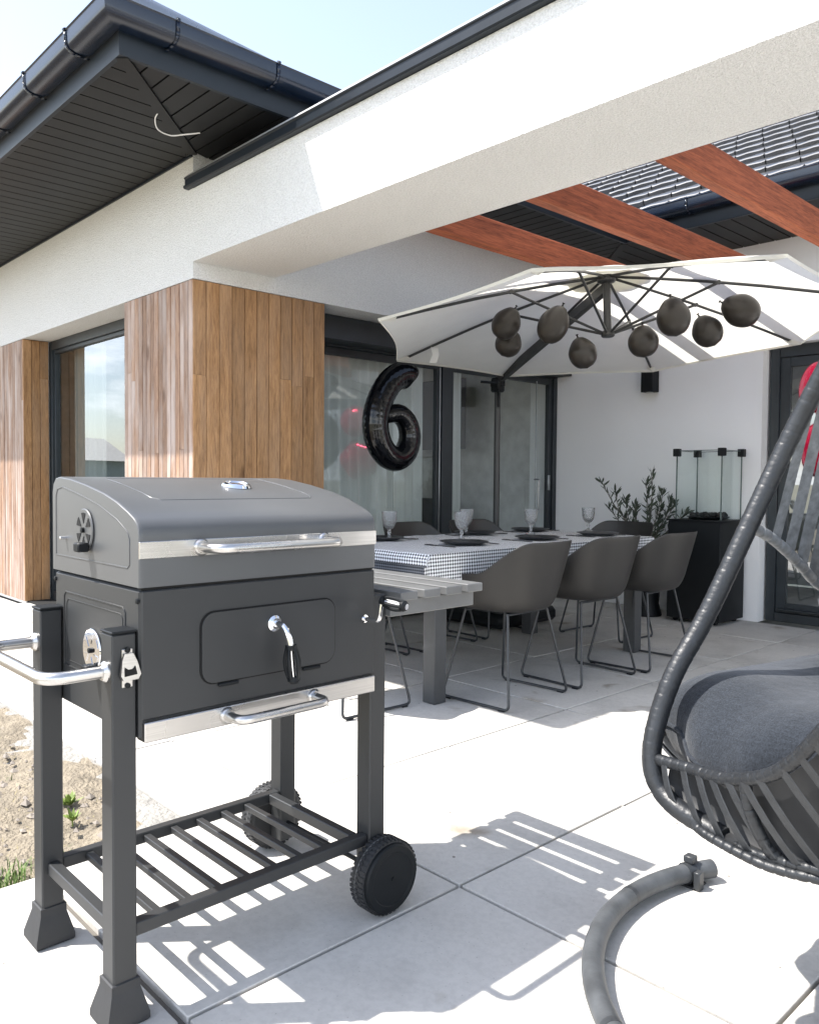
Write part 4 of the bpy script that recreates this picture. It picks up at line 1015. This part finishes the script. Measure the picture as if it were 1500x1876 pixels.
# ------------------------------------------------------------------ foil balloons
def foil(path, rads, flat, name, label, mat, axis, closed_end=None):
    t = tag(link(name, foil_mesh(path, rads, mat)), label, 'balloon'); return t
def foil_mesh(path, rads, mat):
    P = spline(path, 9); n = len(P); m = len(rads)-1; rr = []
    for i in range(n):
        t = i/(n-1)*m; k = min(int(t), m-1); r = lerp(rads[k], rads[k+1], t-k)
        e = min(i, n-1-i)/6
        r *= math.sqrt(max(.02, 1-(1-min(1, e))**2)); rr.append(r*(1+.007*math.sin(i*1.9)+.005*math.sin(i*4.3)))
    g = MB(); g.tube(P, rr, 28); return g.mesh('foil', mat, 180)
six = [(4.022,1.800),(3.985,1.822),(3.915,1.818),(3.830,1.765),(3.755,1.665),(3.710,1.560),(3.698,1.460),(3.725,1.350),(3.800,1.262),(3.895,1.235),(3.985,1.285),(4.025,1.385),(4.000,1.485),(3.925,1.548),(3.840,1.545),(3.775,1.50)]
t = thing('number_balloon', 'shiny black foil number six balloon floating before the sliding door', 'balloon', (-4.22, 3.85, 1.2))
me = foil_mesh([(-4.215, y, z) for y, z in six], [.092,.096,.094,.092,.092,.092,.092,.092,.090,.088,.084,.080,.076,.070,.062,.045], M['foil_black']); link('six', me, t)
g = MB(); P = spline([(-4.215, y, z) for y, z in six], 9)
cen = Vector((-4.215, 3.86, 1.39)); seam = []
for i in range(0, len(P)-1):
    d = (P[min(i+1, len(P)-1)]-P[max(i-1, 0)]).normalized(); nn = Vector((1,0,0)).cross(d).normalized()
    seam.append((P[i], nn))
for sgn, r0 in ((1, .091), (-1, .089)):
    pts = [p+n_*sgn*(r0+.004*math.sin(i*2.3)) for i, (p, n_) in enumerate(seam[8:70])]
    g.tube(pts, .004, 5)
g.build('seam', M['foil_black'], t)
g = MB(); g.add([(-4.22,3.845,1.175),(-4.22,3.905,1.17),(-4.22,3.89,1.145),(-4.22,3.855,1.147)], [(0,1,2,3)]); g.tube([(-4.22,3.87,1.15),(-4.215,3.868,.9),(-4.22,3.88,.35)], .0012, 4); g.build('tail', M['foil_black'], t)
# red foil balloons by the patio door
def pillow(name, c, r, label, ax, th=.5, star=0, seed=1):
    random.seed(seed); t = thing(name, label, 'balloon', c, 'red foil balloons by the patio door'); a = Vector(ax).normalized(); u = a.orthogonal().normalized(); v = a.cross(u); g = MB(); rows = []
    for i in range(17):
        ph = -PI/2+PI*i/16; row = []
        for k in range(49):
            th_ = 2*PI*k/48; e = 1+star*math.cos(5*th_); w = 1+.025*math.sin(th_*24)*math.cos(ph)**6
            row.append((u*math.cos(th_)+v*math.sin(th_))*r*math.cos(ph)**.75*e*w+a*r*th*math.sin(ph))
        rows.append(row)
    g.grid(rows); g.build('foil', M['foil_red'], t, 180, local=True)
    g = MB(); g.tube([(0,0,-r*.95),(.003,0,-r-.02),(0,.002,-r-.25)], .002, 5); g.build('ribbon', M['foil_red'], t, local=True)
pillow('foil_balloon', (-2.185, 5.975, 1.75), .178, 'upper red foil balloon at the right edge before the patio door', (-.75, -.65, .1))
pillow('foil_balloon', (-2.144, 6.066, 1.315), .225, 'lower pink red foil balloon behind the wicker straps', (-.55, -.8, -.15), .5, .06, 2)

# ------------------------------------------------------------------ wall lamp, heater, plant
t = thing('wall_lamp', 'black box wall lamp on the white terrace wall under the parasol', 'lamp', (-3.635, YB, 1.95))
g = MB(); g.cbox(-3.69, -3.58, YB-.118, YB-.012, 1.845, 2.045, .003); hs_ = g.build('housing', M['black'], t)
g = MB(); g.cbox(-3.665, -3.605, YB-.013, YB-.001, 1.90, 1.99, .001); g.build('mount', M['black'], t)
g = MB(); g.lathe([(0,0),(.03,0),(.03,.004)], (-3.635, YB-.065, 1.842), seg=20); g.build('lens', M['steel_light'], hs_)
hx0, hx1, hy0, hy1 = -3.225, -2.80, 5.88, 6.29
t = thing('gas_heater', 'black cabinet fire heater with glass wind guard against the white wall', 'heater', (-3.0, 6.08, 0))
g = MB(); g.cbox(hx0, hx1, hy0, hy1, .03, .785, .004); cb = g.build('cabinet', M['black'], t)
g = MB(); g.cbox(hx0-.01, hx1+.01, hy0-.01, hy1+.01, .7855, .797, .003); g.build('top_plate', M['black'], t)
for x in (hx0+.05, hx1-.05):
    for y in (hy0+.05, hy1-.05): g = MB(); g.lathe([(0,-.012),(.024,-.012),(.026,0),(.024,.012),(0,.012)], (x, y, .027), (1,0,0), 14); g.build('caster', M['black'], cb)
gx0, gx1, gy0, gy1 = hx0+.045, hx1-.02, hy0+.04, hy1-.04
for (a, b, c, d) in ((gx0,gx1,gy0,gy0+.006),(gx0,gx1,gy1-.006,gy1),(gx0,gx0+.006,gy0+.008,gy1-.008),(gx1-.006,gx1,gy0+.008,gy1-.008)):
    g = MB(); g.box(a, b, c, d, .80, 1.325); g.build('glass_panel', M['clear'], t)
for x in (gx0, gx1):
    for y in (gy0, gy1): g = MB(); g.box(x-.004, x+.004, y-.004, y+.004, .80, 1.325); g.build('glass_edge', M['edge'], t)
for (a, b, c, d) in ((gx0,gx1,gy0-.003,gy0+.003),(gx0,gx1,gy1-.003,gy1+.003),(gx0-.003,gx0+.003,gy0,gy1),(gx1-.003,gx1+.003,gy0,gy1)):
    g = MB(); g.box(a, b, c, d, 1.326, 1.332); g.build('glass_edge', M['edge'], t)
for x in (gx0, gx1):
    for y in (gy0, gy1): g = MB(); g.cbox(x-.024, x+.024, y-.024, y+.024, 1.285, 1.345, .003); g.build('corner_clip', M['black'], t)
g = MB(); g.lathe([(0,0),(.13,0),(.16,.018),(.155,.022),(0,.016)], ((gx0+gx1)/2, (gy0+gy1)/2, .799), seg=28); tr = g.build('burner_tray', M['black'], t)
g = MB(); random.seed(5)
for k in range(70):
    a = random.uniform(0, 6.28); r = .14*math.sqrt(random.random()); q = random.uniform(.012, .022)
    g.lathe([(0,-q),(q*.8,-q*.5),(q,0),(q*.7,q*.6),(0,q*.8)], ((gx0+gx1)/2+r*math.cos(a), (gy0+gy1)/2+r*math.sin(a), .825+random.uniform(0,.015)), (random.uniform(-1,1),random.uniform(-1,1),1), 6)
o = g.build('lava_rock', M['lava'], tr, 20); o['kind'] = 'stuff'
pc_ = Vector((-3.46, 5.99, 0))
t = thing('olive_plant', 'small olive tree with narrow grey green leaves in a dark pot', 'plant', pc_)
g = MB(); g.lathe([(0,0),(.115,0),(.12,.01),(.095,.10),(.105,.22),(.135,.36),(.14,.37),(.128,.37),(.12,.34),(0,.33)], (0,0,0), seg=28); pot = g.build('pot', M['black'], t, local=True)
random.seed(21); lf = MB()
g = MB(); tops = []
BR = [(-.22,-.40,.80),(-.15,-.30,.72),(-.06,-.12,.60),(.0,-.05,.80),(.04,-.02,.88),(.10,.04,.70),(.17,.03,.66),(.22,-.02,.62),(-.10,-.22,.66),(.28,.05,.55),(-.02,-.2,.62),(.08,-.12,.55),(-.25,-.2,.58),(.15,-.1,.72)]
for (dx, dy, dz) in BR:
    p0 = Vector((random.uniform(-.02,.02), random.uniform(-.02,.02), .33)); p3 = Vector((dx*1.05, dy*.8, .30+dz*.97))
    pts = spline([p0, p0.lerp(p3, .35)+Vector((-dx*.12, -dy*.12, .06)), p0.lerp(p3, .7)+Vector((random.uniform(-.03,.03), random.uniform(-.03,.03), .02)), p3], 6)
    g.tube(pts, [lerp(.007, .002, i/(len(pts)-1)) for i in range(len(pts))], 6)
    for i in range(4, len(pts)):
        for rep in range(3 if i < len(pts)-3 else 4):
            d = (pts[i]-pts[i-1]).normalized(); rv = Vector((random.uniform(-1,1), random.uniform(-1,1), random.uniform(-.2,1))).normalized()
            ld_ = (d*.8+rv).normalized(); L = random.uniform(.045, .085); w = ld_.cross(Vector((random.random(), random.random(), random.random()))).normalized()*L*.13; up_ = ld_.cross(w).normalized()
            b = pts[i]+rv*.002
            lf.add([b, b+ld_*L*.3+w, b+ld_*L*.7+w*.85-up_*L*.04, b+ld_*L-up_*L*.1, b+ld_*L*.7-w*.85-up_*L*.04, b+ld_*L*.3-w], [(0,1,2,3),(0,3,4,5)])
br = g.build('branches', M['bark'], t, local=True); o = lf.build('foliage', M['leaf'], t, 180, local=True); o['kind'] = 'stuff'

# ------------------------------------------------------------------ hanging egg chair
egg = thing('egg_chair', 'dark wicker hanging egg chair with grey cushions and wrapped tube frame', 'swing chair', (-.43, 1.68, .36))
tube_p = [(-0.6566,1.423,0.447),(-0.7068,1.434,0.4534),(-0.7551,1.435,0.4671),(-0.7953,1.446,0.4863),(-0.819,1.45,0.5273),(-0.8244,1.468,0.5957),(-0.8099,1.514,0.7051),(-0.7716,1.589,0.8401),(-0.6931,1.699,1.127),(-0.6293,1.722,1.282),(-0.5472,1.71,1.427),(-0.456,1.678,1.537),(-0.3648,1.632,1.555)]
def wrapped(name, pts, r, parent, mat, pitch=.0135, d=.00035):
    P = spline(pts, 14); out = []; rr = []; acc = 0
    Q = [P[0]]
    for a, b in zip(P, P[1:]):
        n_ = max(1, int((b-a).length/.0022))
        for k in range(1, n_+1): Q.append(a.lerp(b, k/n_))
    s = 0
    for i, p in enumerate(Q):
        if i: s += (Q[i]-Q[i-1]).length
        f = (s/pitch) % 1; j = int(s/pitch); rr.append(r*(1+.012*math.sin(j*2.7))-(d if f < .17 else -d*.25*f))
    g = MB(); g.tube(Q, rr, 16); return g.build(name, M[mat], parent, 50)
wrapped('frame_tube', tube_p, .0190, egg, 'wrap')
rim = [(-0.8071,1.45,0.5446),(-0.7205,1.424,0.5537),(-0.6375,1.38,0.5711),(-0.5545,1.337,0.6085),(-0.5034,1.314,0.6504),(-0.4551,1.289,0.7097),(-0.3721,1.249,0.8255),(-0.2836,1.277,0.9623),(-0.2006,1.341,1.145),(-0.2006,1.477,1.373),(-0.2918,1.596,1.519),(-0.3648,1.632,1.555)]
wrapped('basket_rim', rim, .0115, egg, 'wrap', .020, .0009)
low = [(-0.8026,1.441,0.4899),(-0.757,1.434,0.468),(-0.6876,1.425,0.4425),(-0.6183,1.405,0.4452),(-0.5563,1.393,0.4507),(-0.4824,1.379,0.4653),(-0.3757,1.389,0.479),(-0.2462,1.451,0.5063),(-0.1277,1.569,0.5246)]
wrapped('lower_rim', low, .0092, egg, 'wrap', .019, .0012)
wrapped('basket_post', [(-0.5946,1.357,0.593),(-0.591,1.368,0.5337),(-0.5673,1.388,0.4698),(-0.5454,1.4,0.447)], .0105, egg, 'wrap', .014, .001)
bot = [(-0.7296,1.436,0.4534),(-0.6831,1.404,0.4498),(-0.5892,1.385,0.4416),(-0.5363,1.38,0.4434),(-0.4815,1.381,0.4498),(-0.3867,1.43,0.4443),(-0.2189,1.569,0.4607)]
wrapped('bottom_rim', bot, .009, egg, 'wrap', .019, .0012)
def strap(p, q, nrm, w=.0085, th=.0016, bow=0, name='strap', mat='strap'):
    p, q = Vector(p), Vector(q); nrm = Vector(nrm).normalized(); d = (q-p).normalized(); s = d.cross(nrm).normalized()*w; g = MB(); P = []
    for k in range(5):
        c = p.lerp(q, k/4)+nrm*bow*math.sin(PI*k/4)
        P.append([c-s, c-s*.8+nrm*th, c+s*.8+nrm*th, c+s, c-nrm*th*.4])
    for i in range(4):
        for j in range(5):
            g.add([P[i][j], P[i][(j+1)%5], P[i+1][(j+1)%5], P[i+1][j]], [(0,1,2,3)])
    return g.build(name, M[mat], egg, 30)
RP = spline(rim, 20); LP = spline(low, 20); BP = spline(bot, 20)
def at_len(P, t):
    L = [0]
    for a, b in zip(P, P[1:]): L.append(L[-1]+(b-a).length)
    t *= L[-1]
    for i in range(len(P)-1):
        if L[i+1] >= t: return P[i].lerp(P[i+1], (t-L[i])/max(1e-9, L[i+1]-L[i]))
    return P[-1]
RPc = spline(rim[:8], 20)
rt_ = [.035,.10,.155,.21,.27,.325,.38,.455,.52,.575,.63,.685,.74,.79,.84,.89,.94]
lt_ = [.075,.15,.215,.285,.345,.405,.46,.545,.61,.665,.72,.77,.815,.86,.90,.94,.98]
for a, b in zip(rt_, lt_): strap(at_len(RPc, a)-Vector((.004,.008,.004)), at_len(LP, b)-Vector((.003,.007,-.004)), (-.35,-.93,0), bow=.006)
for k in range(9):
    t0 = .18+.09*k; strap(at_len(LP, t0), at_len(BP, min(1, t0+.05)), (-.3,-.5,-.8), .008)
# far and right side of the basket, behind the cushion
def bowl(a, rx, ry, z): c, s_ = math.cos(rad(a)), math.sin(rad(a)); return Vector((-.50+rx*c*.68-ry*s_*.73, 1.73+rx*c*.73+ry*s_*.68, z))
back_rim = [Vector((-.822,1.46,.56))]+[bowl(a, .40, .36, .575) for a in (150, 120, 90, 60, 30, 0, -30)]+[Vector((-.243,1.447,.56))]
wrapped('back_rim', back_rim, .0105, egg, 'wrap', .020, .0009)
foot_rim = [bowl(a, .24, .20, .435) for a in range(0, 360, 30)]
g = MB(); g.tube(spline(foot_rim, 5, True), .010, 10, True); g.build('foot_rim', M['wrap'], egg)
KP = spline(back_rim, 12)
for k in range(22):
    p = at_len(KP, .03+.043*k); a = math.degrees(math.atan2((Vector((p.x+.50, p.y-1.73, 0))).dot(Vector((-.73,.68,0))), (Vector((p.x+.50, p.y-1.73, 0))).dot(Vector((.68,.73,0)))))
    strap(p, bowl(a-6, .24, .20, .437), Vector((p.x+.50, p.y-1.73, 0)), bow=.02)
g = MB(); rows = [[bowl(a, r*.24, r*.20, .432+.004*r) for a in range(0, 361, 30)] for r in (.02, .5, .98)]; g.grid(rows); g.build('seat_base', M['rubber'], egg, 180)
# dark inner basket lining
g = MB(); rows = []
for i in range(13):
    t = i/12; a = at_len(RPc, .005+.985*t)+Vector((.012,.022,-.006)); b = at_len(LP, .005+.985*t)+Vector((.008,.014,.0)); c = at_len(BP, t)+Vector((.0,.004,.006)); cen_ = Vector((-0.383,1.623,0.4698))
    rows.append([a, a.lerp(b,.5), b, b.lerp(c,.5), c, c.lerp(cen_,.5), cen_])
g.grid(rows); o = g.build('liner', M['rubber'], egg, 180) 
# back weave
hood = [(-0.7296,1.663,0.9988),(-0.7296,1.751,0.976),(-0.7232,1.829,0.9413),(-0.7159,1.906,0.8985),(-0.7022,1.973,0.8547),(-0.6338,2.079,0.789),(-0.5016,2.152,0.7708),(-0.3192,2.134,0.8073),(-0.1459,2.025,0.8711)]
wrapped('back_band', hood, .0115, egg, 'strap_sunlit', .045, .002)
HP = spline(hood, 16); top_ = Vector((-0.4013,1.678,1.555))
for k in range(15):
    p = at_len(HP, .12+.062*k); mid = p.lerp(top_, .55)+(Vector((p.x+.383, p.y-1.678, 0))).normalized()*.10
    nrm = Vector((p.x+.383, p.y-1.678, 0)); strap(p, mid, nrm, .015, .002, name='back_strap', mat='strap_sunlit'); strap(mid, top_, nrm, .013, .002, name='back_strap', mat='strap_sunlit')
g = MB(); g.lathe([(0,0),(.05,0),(.055,.01),(.05,.05),(.012,.07),(.012,.12),(0,.12)], (-.401,1.669,1.541), seg=16); g.build('crown', M['wrap'], egg)
g = MB(); g.tube([(-.401,1.669,1.65),(-.401,1.669,1.93)], .006, 8); g.build('chain', M['steel_light'], egg)
# cushions: puffy, creased
def cushion(name, c, rx, ry, rz, rot, label, seed, tilt=(0,0,0), e=.62):
    random.seed(seed); g = MB(); rows = []; nu, nv = 40, 72
    for i in range(nu+1):
        ph = -PI/2+PI*i/nu; row = []
        for k in range(nv+1):
            a = 2*PI*k/nv; cp_, sp_ = math.cos(ph), math.sin(ph)
            r = abs(cp_)**e; x = rx*r*math.cos(a); y = ry*r*math.sin(a); z = rz*(abs(sp_)**.9)*(1 if sp_ > 0 else -1)
            edge = cp_**3; w = 1+.018*math.sin(a*9+1)*edge+.014*math.sin(a*17)*edge+.02*math.sin(a*5+.5)
            z += rz*.10*math.sin(x*14+y*6)*(1-r*.6)+rz*.07*math.sin(y*19-x*5)-rz*.10*edge*math.sin(a*7+2)
            row.append((x*w, y*w, z))
        rows.append(row)
    g.grid(rows); o = g.build(name, M['denim'], None, 180); o.location = c; o.rotation_euler = (tilt[0], tilt[1], rot)
    eq = [Vector(p)*1.004 for p in rows[nu//2][:-1]]; g = MB(); g.tube(eq, .0045, 6, True); g.build('piping', M['denim'], o, local=True)
    return tag(o, label, 'cushion')
cushion('seat_cushion', (-0.5673, 1.808, 0.5656), .385, .338, .138, rad(47), 'thick grey seat cushion lying in the wicker egg chair', 4)
cushion('back_cushion', (-0.3283, 1.851, 0.8255), .33, .128, .275, rad(0), 'grey back cushion propped at the rear of the egg chair', 9, (rad(-14), 0, 0), .7)
# stand: ring base, joint sleeves, clip and curved post
stand = thing('swing_stand', 'weathered grey round tube stand base on the paving below the egg chair', 'stand', (-.473, 1.844, 0))
def ring(a0, a1, z=.032, R=.613): return [(-.473+R*math.cos(rad(lerp(a0,a1,k/60))), 1.844+R*math.sin(rad(lerp(a0,a1,k/60))), z) for k in range(61)]
g = MB(); g.tube(ring(152.5, 390), .0245, 18); rg = g.build('base_ring', M['base_tube'], stand, 40)
for a in (181, 233, 300):
    g = MB(); g.tube(ring(a, a+1.3), .0252, 18); g.build('joint_sleeve', M['wire'], rg, 40)
g = MB(); g.tube(ring(158.5, 161), .028, 18); P = ring(159, 161); g.cbox(P[0][0]-.016, P[0][0]+.012, P[0][1]-.014, P[0][1]+.014, .06, .078, .002); g.cbox(P[0][0]+.022, P[0][0]+.04, P[0][1]-.03, P[0][1]-.005, .0, .05, .002); g.build('clip', M['wire'], rg, 40)
g = MB(); g.cbox(P[0][0]-.03, P[0][0]+.03, P[0][1]-.03, P[0][1]+.03, .0, .006, .001); g.build('pad', M['rubber'], rg)
g = MB(); g.tube(spline([(.135,1.75,.03),(.30,1.72,.25),(.40,1.70,.8),(.36,1.71,1.4),(.15,1.75,1.85),(-.2,1.70,2.0),(-.401,1.669,1.94)], 12), .027, 16); g.build('post', M['base_tube'], stand, 40)
